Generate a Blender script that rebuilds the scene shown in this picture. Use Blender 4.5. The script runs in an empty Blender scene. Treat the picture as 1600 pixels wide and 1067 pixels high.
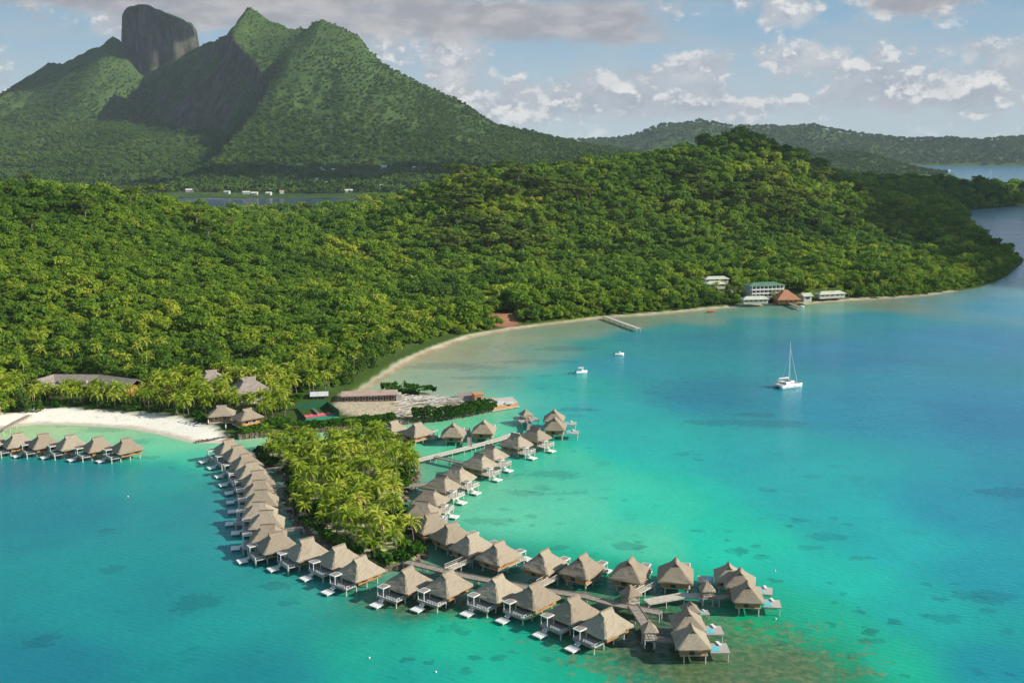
import bpy, math, random
import numpy as np
from mathutils import Vector, Matrix
R = math.radians
C = bpy.context.scene.collection
scn = bpy.context.scene
random.seed(7); rng = np.random.default_rng(11)

# ------------------------------------------------------------------ camera
F = 1600.0; S = F / 1150.0; CAMZ = 100.0; PITCH = math.atan((533.5 - 229.0) / F)
cam_d = bpy.data.cameras.new('camera'); cam = bpy.data.objects.new('camera', cam_d); C.objects.link(cam)
cam_d.sensor_width = 36; cam_d.lens = F / 1600 * 36; cam_d.clip_start = 1; cam_d.clip_end = 120000
cam.location = (0, 0, CAMZ); cam.rotation_euler = (math.pi / 2 - PITCH, 0, 0)
scn.camera = cam
# ------------------------------------------------------------------ light
SUN_AZ = R(-7); SUN_EL = R(29)          # azimuth from +X towards -Y (behind the viewer)
tosun = Vector((math.cos(SUN_EL) * math.cos(SUN_AZ), math.cos(SUN_EL) * math.sin(SUN_AZ), math.sin(SUN_EL)))
sl = bpy.data.lights.new('sun', 'SUN'); sl.energy = 5.0; sl.angle = R(0.6); sl.color = (1.0, 0.93, 0.80)
so = bpy.data.objects.new('sun', sl); C.objects.link(so); so.rotation_euler = (-tosun).to_track_quat('-Z', 'Y').to_euler()
scn.view_settings.view_transform = 'Standard'; scn.view_settings.look = 'None'
scn.view_settings.exposure = 0.38; scn.view_settings.gamma = 1
cy = scn.cycles
cy.max_bounces = 5; cy.diffuse_bounces = 2; cy.glossy_bounces = 2; cy.transmission_bounces = 2; cy.transparent_max_bounces = 6
cy.volume_bounces = 0; cy.caustics_reflective = False; cy.caustics_refractive = False; cy.sample_clamp_indirect = 4

class NT:
    """tiny node builder"""
    def __init__(s, tree): s.t = tree; s.n = tree.nodes; s.l = tree.links
    def put(s, inp, v):
        if v is None: return
        if isinstance(v, bpy.types.NodeSocket): s.l.new(v, inp)
        else:
            if hasattr(inp, 'default_value'):
                dv = inp.default_value
                if hasattr(dv, '__len__') and not hasattr(v, '__len__'): v = (v,) * len(dv)
                if hasattr(dv, '__len__') and len(dv) == 4 and len(v) == 3: v = tuple(v) + (1,)
                inp.default_value = v
    def node(s, typ, props=None, **ins):
        nd = s.n.new(typ)
        for k, v in (props or {}).items(): setattr(nd, k, v)
        for k, v in ins.items():
            key = int(k[1:]) if k[0] == '_' else k.replace('_', ' ')
            s.put(nd.inputs[key], v)
        return nd
    def math(s, op, a, b=None, c=None, clamp=False):
        nd = s.n.new('ShaderNodeMath'); nd.operation = op; nd.use_clamp = clamp
        for i, v in enumerate((a, b, c)): s.put(nd.inputs[i], v)
        return nd.outputs[0]
    def vmath(s, op, a, b=None, out=0):
        nd = s.n.new('ShaderNodeVectorMath'); nd.operation = op
        s.put(nd.inputs[0], a)
        if b is not None: s.put(nd.inputs[3 if op == 'SCALE' else 1], b)
        return nd.outputs[out]
    def mix(s, f, a, b, mode='MIX'):
        nd = s.n.new('ShaderNodeMix'); nd.data_type = 'RGBA'; nd.blend_type = mode
        s.put(nd.inputs[0], f); s.put(nd.inputs[6], a); s.put(nd.inputs[7], b)
        return nd.outputs[2]
    def noise(s, vec, scale, detail=3, rough=0.5, dist=0.0):
        nd = s.node('ShaderNodeTexNoise', None, Scale=scale, Detail=detail, Roughness=rough, Distortion=dist)
        if vec is not None: s.put(nd.inputs['Vector'], vec)
        return nd.outputs[0]
    def step(s, v, a, b, o0=0.0, o1=1.0):
        nd = s.n.new('ShaderNodeMapRange'); nd.interpolation_type = 'SMOOTHSTEP'
        for i, x in enumerate((v, a, b, o0, o1)): s.put(nd.inputs[i], x)
        return nd.outputs[0]
    def ramp(s, v, stops):
        nd = s.n.new('ShaderNodeValToRGB'); e = nd.color_ramp.elements
        while len(e) < len(stops): e.new(0.5)
        for k, (p, c) in enumerate(stops): e[k].position = p; e[k].color = tuple(c) + (1,)
        s.put(nd.inputs[0], v); return nd.outputs[0]

# ------------------------------------------------------------------ sky
W = bpy.data.worlds.new('World'); scn.world = W; W.use_nodes = True
w = NT(W.node_tree); w.n.clear()
sky = w.node('ShaderNodeTexSky', dict(sky_type='NISHITA', sun_disc=False, sun_elevation=SUN_EL,
             sun_rotation=math.atan2(tosun.x, tosun.y), altitude=0, air_density=1.0, dust_density=1.2, ozone_density=1.5))
tc = w.node('ShaderNodeTexCoord').outputs['Generated']
dirn = w.vmath('NORMALIZE', tc)
sep = w.node('ShaderNodeSeparateXYZ', None, Vector=dirn)
dz = sep.outputs[2]
def pixdir(px, py):
    v = Vector(((px - 800) / F, 0, 0)) + Vector((0, math.cos(PITCH), -math.sin(PITCH))) + (533.5 - py) / F * Vector((0, math.sin(PITCH), math.cos(PITCH)))
    return v.normalized()
# clouds live on the sky dome, in azimuth and elevation (radians)
az = w.math('ARCTAN2', sep.outputs[0], sep.outputs[1]); el = w.math('ARCSINE', dz)
def vec2(dx=0.0, dy=0.0, sx=1.0, sy=1.0, off=0.0): return w.node('ShaderNodeCombineXYZ', None, X=w.math('MULTIPLY', w.math('ADD', az, dx), sx), Y=w.math('MULTIPLY', w.math('ADD', el, dy), sy), Z=off).outputs[0]
def pixang(px, py): d = pixdir(px, py); return math.atan2(d.x, d.y), math.asin(d.z)
def blob(px, py, sx, sz, amp):
    """soft lump at a photo bearing; sizes in photo pixels / 1600 rad"""
    a0, e0 = pixang(px, py); u = w.math('MULTIPLY', w.math('SUBTRACT', az, a0), 1600.0 / sx); v = w.math('MULTIPLY', w.math('SUBTRACT', el, e0), 1600.0 / sz)
    return w.math('MULTIPLY', w.math('POWER', 2.718, w.math('MULTIPLY', w.math('ADD', w.math('MULTIPLY', u, u), w.math('MULTIPLY', v, v)), -1.0)), amp)
def total(bl):
    o = 0.0
    for b_ in bl: o = w.math('ADD', o, blob(*b_))
    return o
# low cumulus banks
cum = total([(702, 110, 40, 58, .30), (692, 62, 22, 34, .26), (1088, 105, 46, 26, .20), (1085, 150, 40, 22, .10), (1275, 92, 80, 30, .17), (1235, 30, 42, 40, .17), (1530, 110, 90, 38, .18), (1400, 130, 60, 18, .12), (950, 125, 60, 30, .15), (830, 140, 80, 22, .13),
    (1330, 165, 380, 24, .12), (900, 172, 260, 24, .12), (590, 55, 40, 40, .14), (170, 45, 26, 26, .12), (8, 85, 20, 30, .12), (20, 130, 40, 14, .12), (1340, 50, 300, 16, -.10), (1000, 65, 120, 26, -.10), (70, 80, 90, 40, -.10), (900, 90, 60, 10, -.08), (1170, 130, 24, 30, -.08)])
def cum_d(dx=0.0, dy=0.0):
    n = w.noise(vec2(dx, dy, 1.0, 1.5, 0.3), 19.0, 8, 0.58, 0.15); n2 = w.noise(vec2(dx, dy, 1.0, 1.3, 4.1), 50.0, 6, 0.6)
    return w.math('ADD', w.math('ADD', w.math('MULTIPLY', n, .72), w.math('MULTIPLY', n2, .28)), cum)
hi_fade = w.step(el, .10, .40, 0.0, -.03)
d1 = w.math('ADD', cum_d(), hi_fade); d2 = cum_d(0.004, 0.0085)
mask = w.step(d1, 0.505, 0.625); lit = w.step(w.math('SUBTRACT', d1, d2), -0.004, 0.085); core = w.step(d1, .56, .80); lit = w.math('MAXIMUM', lit, w.math('MULTIPLY', total([(704, 92, 26, 52, 1.0), (1082, 104, 30, 22, .8), (1270, 84, 60, 16, .7), (1235, 20, 24, 34, .5), (1540, 96, 60, 14, .7)]), w.step(w.noise(vec2(0, 0, 1, 1.3, 3.3), 44.0, 6, .6), .36, .60)))
# grey sheets overhead
ov = total([(640, 22, 330, 34, .34), (850, 40, 100, 26, .30), (1430, 6, 80, 26, .34), (60, -5, 200, 18, .26), (330, 10, 120, 22, .22), (1390, 54, 30, 10, .12), (1590, 66, 26, 8, .14), (990, 60, 60, 14, .14), (700, 120, 90, 40, -.12)])
o1 = w.math('ADD', w.math('ADD', w.math('MULTIPLY', w.noise(vec2(0, 0, 1, 2.2, 7.7), 9.0, 7, 0.55), .75), w.math('MULTIPLY', w.noise(vec2(0, 0, 1, 2.0, 2.2), 42.0, 5, .6), .25)), ov)
omask = w.step(o1, .56, .80); oshade = w.step(w.noise(vec2(0, 0, 1, 2.5, 9.1), 24.0, 6, .6), .36, .66)
SKYK = 0.066
nish = w.vmath('SCALE', sky.outputs[0], SKYK)
# moist tropical air: the low sky pales towards the sea
low = w.mix(w.step(el, 0.0, 0.15), (0.41, 0.50, 0.535), (0.165, 0.325, 0.475))
pale = w.mix(w.step(el, 0.05, 0.55, 0.92, 0.30), nish, low)
veil = w.step(w.noise(vec2(0, 0, 1, 4.0, 5.5), 7.0, 5, .6), .46, .70, 0, .45)
pale = w.mix(veil, pale, (0.345, 0.40, 0.445))
shade_c = w.mix(core, (0.345, 0.385, 0.43), (0.27, 0.295, 0.345))
cloud_c = w.mix(lit, shade_c, (0.68, 0.665, 0.645))
lumpy = w.step(w.noise(vec2(0, 0, 1, 1.6, 6.6), 30.0, 6, .6), .38, .62)
cloud_c = w.mix(w.math('MULTIPLY', lumpy, .45), cloud_c, (0.44, 0.455, 0.48))
final = w.mix(w.math('MULTIPLY', mask, w.step(el, -0.005, 0.045, 0.35, 0.95)), pale, cloud_c)
final = w.mix(w.math('MULTIPLY', omask, .93), final, w.mix(oshade, (0.265, 0.262, 0.285), (0.40, 0.385, 0.39)))
bg = w.node('ShaderNodeBackground', None, Color=final, Strength=1.0)
w.l.new(bg.outputs[0], w.node('ShaderNodeOutputWorld').inputs[0])

# ------------------------------------------------------------------ helpers: pixels, noise, polygons
FWD = np.array([0, math.cos(PITCH), -math.sin(PITCH)]); UP = np.array([0, math.sin(PITCH), math.cos(PITCH)])
def ray(px, py): return np.array([(px - 800) / F, 0, 0]) + FWD + (533.5 - py) / F * UP
def at(px, py, z=0.0):
    d = ray(px, py); t = (z - CAMZ) / d[2]; return (d[0] * t, d[1] * t)
def atD(px, py, D):
    d = ray(px, py); t = D / d[1]; return (d[0] * t, D, CAMZ + d[2] * t)
def project(x, y, z):
    v = np.stack([x, y, z - CAMZ], -1); k = v @ FWD
    return 800 + F * v[..., 0] / k, 533.5 - F * (v @ UP) / k
def hash2(ix, iy, seed):
    n = (ix.astype(np.int64) * 374761393 + iy.astype(np.int64) * 668265263 + seed * 974711) & 0x7fffffff
    n = ((n ^ (n >> 13)) * 1274126177) & 0x7fffffff
    return ((n ^ (n >> 16)) & 0xffff) / 65535.0
def vnoise(x, y, seed=0):
    ix = np.floor(x); iy = np.floor(y); fx = x - ix; fy = y - iy
    fx = fx * fx * (3 - 2 * fx); fy = fy * fy * (3 - 2 * fy)
    a, b, c, d = hash2(ix, iy, seed), hash2(ix + 1, iy, seed), hash2(ix, iy + 1, seed), hash2(ix + 1, iy + 1, seed)
    return (a + (b - a) * fx) * (1 - fy) + (c + (d - c) * fx) * fy
def fbm(x, y, sc, oct=4, seed=0, ridged=False):
    s = 0; a = 1; tot = 0
    for k in range(oct):
        v = vnoise(x / sc + 17.3 * k, y / sc - 9.1 * k, seed + k)
        if ridged: v = 1 - np.abs(2 * v - 1)
        s = s + a * v; tot += a; a *= 0.5; sc *= 0.5
    return s / tot
def sstep(v, a, b):
    t = np.clip((v - a) / (b - a), 0, 1); return t * t * (3 - 2 * t)
def sdist(x, y, poly):
    """signed distance to a polygon, positive inside"""
    P = np.array(poly); d = np.full(x.shape, 1e18); ins = np.zeros(x.shape, bool)
    for i in range(len(P)):
        ax, ay = P[i - 1]; bx, by = P[i]; ex, ey = bx - ax, by - ay
        t = np.clip(((x - ax) * ex + (y - ay) * ey) / (ex * ex + ey * ey + 1e-9), 0, 1)
        d = np.minimum(d, (x - ax - t * ex) ** 2 + (y - ay - t * ey) ** 2)
        c = ((ay > y) != (by > y)) & (x < (bx - ax) * (y - ay) / ((by - ay) if by != ay else 1e-9) + ax)
        ins ^= c
    return np.where(ins, 1, -1) * np.sqrt(d)

# ------------------------------------------------------------------ mesh builder and tagging
class MB:
    def __init__(s): s.v = []; s.f = []; s.m = []
    def add(s, vs, fs, m=0):
        o = len(s.v); s.v += [tuple(p) for p in vs]; s.f += [tuple(i + o for i in q) for q in fs]; s.m += [m] * len(fs); return s
    def box(s, c, d, rz=0.0, m=0, taper=1.0):
        x, y, z = [k / 2 for k in d]; ca, sa = math.cos(rz), math.sin(rz); vs = []
        for dz_, tp in ((-z, 1), (z, taper)):
            for dx, dy in ((-x, -y), (x, -y), (x, y), (-x, y)):
                dx *= tp; dy *= tp
                vs.append((c[0] + dx * ca - dy * sa, c[1] + dx * sa + dy * ca, c[2] + dz_))
        return s.add(vs, [(3, 2, 1, 0), (4, 5, 6, 7), (0, 1, 5, 4), (1, 2, 6, 5), (2, 3, 7, 6), (3, 0, 4, 7)], m)
    def tube(s, a, b, r0, r1=None, n=6, m=0, cap=True):
        r1 = r0 if r1 is None else r1; a = Vector(a); b = Vector(b); d = (b - a).normalized()
        u = d.orthogonal().normalized(); v = d.cross(u); vs = []
        for p, r in ((a, r0), (b, r1)):
            for k in range(n):
                t = 2 * math.pi * k / n; vs.append(p + u * (r * math.cos(t)) + v * (r * math.sin(t)))
        fs = [(k, (k + 1) % n, n + (k + 1) % n, n + k) for k in range(n)]
        if cap: fs += [tuple(range(n - 1, -1, -1)), tuple(range(n, 2 * n))]
        return s.add(vs, fs, m)
    def prism(s, pts, z0, z1, m=0):
        n = len(pts); vs = [(p[0], p[1], z0) for p in pts] + [(p[0], p[1], z1) for p in pts]
        return s.add(vs, [tuple(range(n - 1, -1, -1)), tuple(range(n, 2 * n))] + [(k, (k + 1) % n, n + (k + 1) % n, n + k) for k in range(n)], m)
    def mesh(s, name, mats, smooth=False):
        mats = [] if mats is None else mats
        me = bpy.data.meshes.new(name); me.from_pydata(s.v, [], s.f)
        for mt in (mats if isinstance(mats, (list, tuple)) else [mats]): me.materials.append(mt)
        if any(s.m): me.polygons.foreach_set('material_index', s.m)
        if smooth: me.polygons.foreach_set('use_smooth', [True] * len(s.f))
        me.update(); return me
    def build(s, name, mats, parent=None, smooth=False):
        return link(name, s.mesh(name, mats, smooth), parent)
def link(name, me, parent=None):
    o = bpy.data.objects.new(name, me); C.objects.link(o)
    if parent is not None: o.parent = parent
    return o
def tag(o, label=None, cat=None, group=None, kind=None):
    if label: o['label'] = label
    if cat: o['category'] = cat
    if group: o['group'] = group
    if kind: o['kind'] = kind
    return o
def empty(name, loc, rz=0.0, label=None, cat=None, group=None, sc=1.0):
    o = bpy.data.objects.new(name, None); C.objects.link(o); o.empty_display_size = 1
    o.location = loc; o.rotation_euler = (0, 0, rz); o.scale = (sc, sc, sc)
    return tag(o, label, cat, group)
def kids(o): return [c for c in KID.get(o.name, [])]
KID = {}
def reg(root):                      # remember a prototype's tree (children lists are slow to query)
    KID[root.name] = [c for c in bpy.data.objects if c.parent == root]
    for c in KID[root.name]: KID[c.name] = [d for d in bpy.data.objects if d.parent == c]
    return root
def dup(root, loc, rz, label=None, group=None, sc=None, cat=None):
    r = root.copy(); C.objects.link(r); r.location = loc; r.rotation_euler = (0, 0, rz)
    if sc: r.scale = (sc, sc, sc) if not hasattr(sc, '__len__') else sc
    tag(r, label, cat, group)
    for ch in kids(root):
        c = ch.copy(); C.objects.link(c); c.parent = r
        for g in kids(ch):
            d = g.copy(); C.objects.link(d); d.parent = c
    return r
def grid_mesh(name, X, Y, Z, mat, attrs=None, mask=None, smooth=True):
    ny, nx = X.shape; co = np.stack([X, Y, Z], -1).reshape(-1, 3)
    i = np.arange(ny * nx).reshape(ny, nx)
    q = np.stack([i[:-1, :-1], i[:-1, 1:], i[1:, 1:], i[1:, :-1]], -1).reshape(-1, 4)
    if mask is not None:
        k = mask.reshape(-1); q = q[k[q].any(1)]
        used = np.zeros(ny * nx, bool); used[q] = True; re = np.cumsum(used) - 1; q = re[q]; co = co[used]
    else: used = np.ones(ny * nx, bool)
    me = bpy.data.meshes.new(name); me.vertices.add(len(co)); me.vertices.foreach_set('co', co.astype(np.float32).ravel())
    me.loops.add(len(q) * 4); me.polygons.add(len(q)); me.loops.foreach_set('vertex_index', q.astype(np.int32).ravel())
    me.polygons.foreach_set('loop_start', np.arange(0, len(q) * 4, 4, dtype=np.int32))
    me.polygons.foreach_set('use_smooth', np.full(len(q), smooth)); me.update(calc_edges=True)
    for k, a in (attrs or {}).items():
        if a.ndim == 3:
            at_ = me.attributes.new(k, 'FLOAT_COLOR', 'POINT'); c4 = np.concatenate([a, np.ones(a.shape[:2] + (1,))], -1).reshape(-1, 4)[used]
            at_.data.foreach_set('color', c4.astype(np.float32).ravel())
        else:
            at_ = me.attributes.new(k, 'FLOAT', 'POINT'); at_.data.foreach_set('value', a.reshape(-1)[used].astype(np.float32))
    me.materials.append(mat); return link(name, me)

# ------------------------------------------------------------------ materials
def new_mat(name):
    m = bpy.data.materials.new(name); m.use_nodes = True; t = NT(m.node_tree); t.n.clear()
    out = t.node('ShaderNodeOutputMaterial'); return m, t, out
def principled(t, out, col, rough=0.8, spec=0.3, bump=None, bstr=0.3, bdist=0.1, metal=0.0):
    p = t.node('ShaderNodeBsdfPrincipled', None, Base_Color=col, Roughness=rough, Metallic=metal)
    t.put(p.inputs['Specular IOR Level'], spec)
    if bump is not None:
        b = t.node('ShaderNodeBump', None, Strength=bstr, Distance=bdist, Height=bump); t.l.new(b.outputs[0], p.inputs['Normal'])
    t.l.new(p.outputs[0], out.inputs[0]); return p
def plain(name, c1, c2, scale=2.0, rough=0.8, spec=0.3, stretch=(1, 1, 1), bstr=0.2, per_object=0.0):
    m, t, out = new_mat(name)
    v = t.vmath('MULTIPLY', t.node('ShaderNodeTexCoord').outputs['Object'], stretch)
    n = t.noise(v, scale, 5, 0.6)
    col = t.mix(t.step(n, 0.3, 0.7), c1, c2)
    if per_object:
        r = t.node('ShaderNodeObjectInfo').outputs['Random']
        col = t.mix(1.0, col, t.node('ShaderNodeCombineColor', None, Red=t.math('MULTIPLY_ADD', r, per_object, 1 - per_object / 2), Green=t.math('MULTIPLY_ADD', r, per_object, 1 - per_object / 2),
                    Blue=t.math('MULTIPLY_ADD', r, per_object * .8, 1 - per_object * .4)).outputs[0], 'MULTIPLY')
    principled(t, out, col, rough, spec, n, bstr); return m
def foliage(name, stops, big=0.012, trans=0.25, small=0.35):
    """leaf colour: a stable random per tree, patches of species over the ground, leaf-to-leaf variation"""
    m, t, out = new_mat(name)
    pos = t.node('ShaderNodeNewGeometry').outputs['Position']
    rnd = t.node('ShaderNodeObjectInfo').outputs['Random']
    patch = t.noise(pos, big, 3, 0.6)
    leaf = t.noise(pos, small, 2, 0.6)
    f = t.math('ADD', t.math('MULTIPLY', rnd, 0.46), t.math('ADD', t.math('MULTIPLY_ADD', patch, 1.7, -0.68), t.math('MULTIPLY_ADD', leaf, 0.6, -0.22)))
    col = t.ramp(f, stops)
    d = t.node('ShaderNodeBsdfDiffuse', None, Color=col); tr = t.node('ShaderNodeBsdfTranslucent', None, Color=col)
    mx = t.node('ShaderNodeMixShader', None, _0=trans, _1=d.outputs[0], _2=tr.outputs[0])
    t.l.new(mx.outputs[0], out.inputs[0]); return m

M = {}
M['leaf'] = foliage('broad_leaves', [(0.0, (0.060, 0.125, 0.022)), (0.28, (0.118, 0.225, 0.030)), (0.55, (0.192, 0.322, 0.034)), (0.82, (0.33, 0.42, 0.042)), (1.0, (0.50, 0.52, 0.07))], trans=0.42)
M['umbrella'] = foliage('umbrella_leaves', [(0.0, (0.070, 0.120, 0.018)), (0.5, (0.120, 0.185, 0.024)), (1.0, (0.185, 0.235, 0.04))])
M['palm'] = foliage('palm_fronds', [(0.0, (0.16, 0.13, 0.04)), (0.1, (0.16, 0.26, 0.018)), (0.5, (0.33, 0.43, 0.04)), (0.9, (0.54, 0.56, 0.09)), (1.0, (0.50, 0.38, 0.12))], big=0.05, trans=0.35, small=1.2)
M['hedge'] = foliage('hedge_leaves', [(0.0, (0.022, 0.075, 0.012)), (0.5, (0.045, 0.13, 0.014)), (1.0, (0.09, 0.19, 0.02))], big=0.08, small=0.9)
M['far_leaf'] = foliage('mountain_leaves', [(0.0, (0.036, 0.080, 0.017)), (0.45, (0.070, 0.138, 0.022)), (1.0, (0.130, 0.205, 0.030))], big=0.004, trans=0.1, small=0.05)
M['pine'] = foliage('ironwood_needles', [(0.0, (0.05, 0.11, 0.02)), (1.0, (0.12, 0.19, 0.04))], big=0.05)
M['bark'] = plain('bark', (0.16, 0.12, 0.085), (0.28, 0.23, 0.17), 3, stretch=(1, 1, .3))
def thatch_mat():
    m, t, out = new_mat('thatch')
    tcn = t.node('ShaderNodeTexCoord'); o = tcn.outputs['Object']
    n1 = t.noise(t.vmath('MULTIPLY', o, (5, 5, 0.9)), 2.2, 5, 0.65); n2 = t.noise(o, 0.55, 3, 0.6)
    rnd = t.node('ShaderNodeObjectInfo').outputs['Random']
    col = t.mix(t.step(n1, 0.30, 0.72), (0.30, 0.25, 0.19), (0.50, 0.435, 0.335))
    col = t.mix(t.step(n2, 0.35, 0.75), col, t.mix(0.5, col, (0.42, 0.35, 0.25)))
    col = t.mix(t.math('MULTIPLY', rnd, 0.85), col, t.mix(1.0, col, (0.72, 0.69, 0.68), 'MULTIPLY')); pv = t.noise(t.vmath('ADD', o, t.node('ShaderNodeCombineXYZ', None, X=t.math('MULTIPLY', rnd, 90.0)).outputs[0]), 0.35, 4, .65)
    col = t.mix(t.step(pv, .50, .68, 0, .6), col, t.mix(1.0, col, (0.74, 0.71, 0.70), 'MULTIPLY'))
    principled(t, out, col, 0.95, 0.1, n1, 0.6, 0.12); return m
M['thatch'] = thatch_mat(); M['old_thatch'] = plain('old_thatch', (0.17, 0.135, 0.10), (0.30, 0.25, 0.19), 3)
M['timber'] = plain('honey_timber', (0.40, 0.17, 0.045), (0.56, 0.27, 0.085), 1.5, 0.6, stretch=(4, 4, .4), per_object=0.25)
M['dark_wood'] = plain('dark_timber', (0.06, 0.035, 0.02), (0.11, 0.07, 0.045), 2)
M['deck'] = plain('grey_decking', (0.38, 0.34, 0.30), (0.54, 0.50, 0.45), 1.2, stretch=(1, 6, 1), per_object=0.2)
M['white'] = plain('white_paint', (0.74, 0.73, 0.70), (0.82, 0.81, 0.79), 2, 0.5)
M['post'] = plain('pale_concrete', (0.50, 0.47, 0.42), (0.64, 0.61, 0.56), 1.5)
M['walk'] = plain('weathered_boards', (0.24, 0.20, 0.17), (0.36, 0.31, 0.26), 1.0, stretch=(1, 1, 1))
M['walk_pale'] = plain('pale_boards', (0.44, 0.40, 0.34), (0.60, 0.55, 0.48), 1.0)
M['glass'] = plain('dark_glass', (0.02, 0.025, 0.03), (0.05, 0.05, 0.05), 2, 0.15, 0.6)
M['pool'] = plain('pool_water', (0.12, 0.52, 0.62), (0.16, 0.60, 0.68), 2, 0.1, 0.6)
M['rock'] = plain('basalt', (0.10, 0.075, 0.06), (0.24, 0.185, 0.15), 1.3, 0.9, bstr=0.6)
M['dirt'] = plain('bare_earth', (0.36, 0.28, 0.19), (0.50, 0.42, 0.31), 0.15)
M['roof_grey'] = plain('grey_shingle', (0.24, 0.20, 0.17), (0.34, 0.29, 0.25), 0.7, stretch=(1, 1, 3), per_object=0.2)
M['roof_pink'] = plain('faded_roofing', (0.40, 0.27, 0.22), (0.52, 0.38, 0.31), 0.3)
M['roof_pale'] = plain('pale_roofing', (0.42, 0.45, 0.36), (0.56, 0.57, 0.48), 0.5, per_object=0.2)
M['roof_green'] = plain('green_roofing', (0.07, 0.17, 0.10), (0.12, 0.24, 0.15), 0.5)
M['roof_orange'] = plain('orange_thatch', (0.38, 0.16, 0.08), (0.48, 0.23, 0.12), 0.8, per_object=0.1)
M['roof_white'] = plain('white_sheet_roofing', (0.50, 0.51, 0.52), (0.62, 0.63, 0.63), 0.4)
M['court_red'] = plain('court_red', (0.62, 0.05, 0.10), (0.68, 0.08, 0.13), 0.3)
M['court_green'] = plain('court_green', (0.03, 0.22, 0.12), (0.04, 0.27, 0.15), 0.3)
M['mesh_green'] = plain('green_windscreen', (0.012, 0.10, 0.045), (0.02, 0.14, 0.06), 0.4)
M['plank'] = plain('scrap_timber', (0.40, 0.37, 0.33), (0.68, 0.66, 0.62), 0.7, per_object=0.4)
M['orange_wood'] = plain('new_orange_timber', (0.50, 0.22, 0.09), (0.60, 0.30, 0.14), 0.8, stretch=(1, 5, 1))
M['red'] = plain('red_paint', (0.55, 0.05, 0.02), (0.62, 0.08, 0.03), 1)
M['wall_white'] = plain('cream_render', (0.42, 0.40, 0.35), (0.56, 0.54, 0.48), 0.5, per_object=0.2)
M['gelcoat'] = plain('white_gelcoat', (0.78, 0.78, 0.76), (0.84, 0.84, 0.82), 0.5, 0.25, 0.5)
M['canvas'] = plain('cream_canvas', (0.62, 0.58, 0.50), (0.74, 0.70, 0.62), 2)
M['alloy'] = plain('white_spar', (0.75, 0.76, 0.77), (0.82, 0.82, 0.82), 1, 0.3, 0.5)

# ------------------------------------------------------------------ shorelines (map outlines, water level)
def outline(pts, z=0.0): return [at(px, py, z) for px, py in pts]
near_front = outline([(-420, 690), (-200, 690), (-60, 672), (0, 669), (60, 663), (130, 665), (200, 669), (250, 679), (300, 692), (352, 692), (372, 685), (449, 678), (505, 673), (560, 668), (620, 662), (677, 657),
    (765, 642), (807, 634), (806, 626), (770, 620), (740, 622), (700, 619), (668, 617), (640, 614), (590, 614), (571, 611), (600, 592), (640, 567), (690, 545), (740, 527), (800, 516), (850, 509), (900, 503),
    (945, 497), (1000, 494), (1060, 489), (1120, 483), (1180, 478), (1260, 476), (1330, 470), (1400, 466), (1450, 462), (1490, 456), (1530, 449), (1570, 434), (1596, 412)])
near_back = [(a, b / S) for a, b in outline([(1600, 406), (1570, 394), (1540, 370), (1508, 350), (1484, 337), (1497, 331), (1540, 326), (1620, 320), (1705, 316)])] + [(1300, 1640), (1195, 1700), (1000, 1700), (700, 1660), (300, 1620),
             (160, 1500), (60, 1250), (-120, 1130), (-330, 1080), (-600, 1120), (-900, 1000), (-1100, 600), (-700, 330)]
NEAR = near_front + [(a, b * S) for a, b in near_back]
ISLET = outline([(400, 716), (406, 706), (430, 701), (470, 699), (520, 695), (560, 692), (600, 695), (630, 704), (650, 718), (655, 745), (637, 768), (630, 800), (640, 830), (660, 853), (668, 868),
                 (650, 884), (610, 893), (585, 892), (550, 878), (510, 855), (480, 838), (458, 812), (448, 780), (446, 745), (430, 735), (408, 728)])
# ridge and slope samples of the near hills: photo bearing, then real distance, gives a height
RP = [(-250, 292, 470), (-100, 302, 470), (0, 309, 480), (100, 311, 520), (180, 319, 560), (260, 331, 600), (330, 342, 640), (420, 354, 680), (500, 354, 700), (560, 352, 720), (640, 322, 740), (720, 284, 760), (800, 277, 780), (880, 274, 800),
      (960, 260, 820), (1040, 249, 850), (1110, 234, 870), (1170, 226, 880), (1205, 234, 880), (1245, 250, 875), (1290, 281, 865), (1340, 307, 845), (1400, 340, 800), (1450, 370, 760), (1500, 402, 700), (1545, 424, 640)]
ctrl = [atD(a, b, D * S) for a, b, D in RP]
for q in list(ctrl[:19]): ctrl += [(q[0] * 1.13, q[1] * 1.13, q[2] * .80), (q[0] * 1.32, q[1] * 1.32, q[2] * .35)]
for px, py, z in [(-100, 610, 3), (0, 600, 3), (100, 590, 4), (200, 586, 4), (300, 584, 4), (420, 592, 4), (500, 570, 5), (560, 548, 5), (620, 530, 5), (700, 506, 5), (800, 486, 5), (900, 474, 5), (1000, 466, 5), (1100, 458, 5),
                  (1200, 452, 5), (1300, 450, 6), (1400, 448, 6), (1470, 444, 5), (0, 650, 1.6), (200, 650, 1.8), (400, 650, 2), (520, 640, 2), (660, 630, 1.6), (780, 628, 1.5)]:
    x, y = at(px, py, z); ctrl.append((x, y, z))
for px, py, D in [(60, 430, 395), (200, 450, 400), (330, 440, 460), (470, 430, 520), (620, 420, 580), (800, 390, 640), (960, 370, 680), (1060, 350, 720), (1180, 330, 740), (1280, 360, 720), (1380, 400, 660)]:
    ctrl.append(atD(px, py, D * S))
for x, y, z in [(-500, 900, 5), (-250, 950, 4), (0, 1000, 8), (200, 1080, 25), (420, 1000, 36), (-900, 800, 20), (520, 1220, 38), (640, 1270, 36), (760, 1270, 32), (880, 1280, 22), (1000, 1290, 14), (420, 1350, 34), (560, 1420, 22), (760, 1450, 10),
                (300, 1560, 10), (640, 1100, 14), (1100, 1400, 8), (470, 720, 4), (480, 800, 18), (560, 890, 5), (520, 900, 16), (600, 1000, 5), (900, 1320, 22)]:
    ctrl.append((x, y * S, z))
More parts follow.
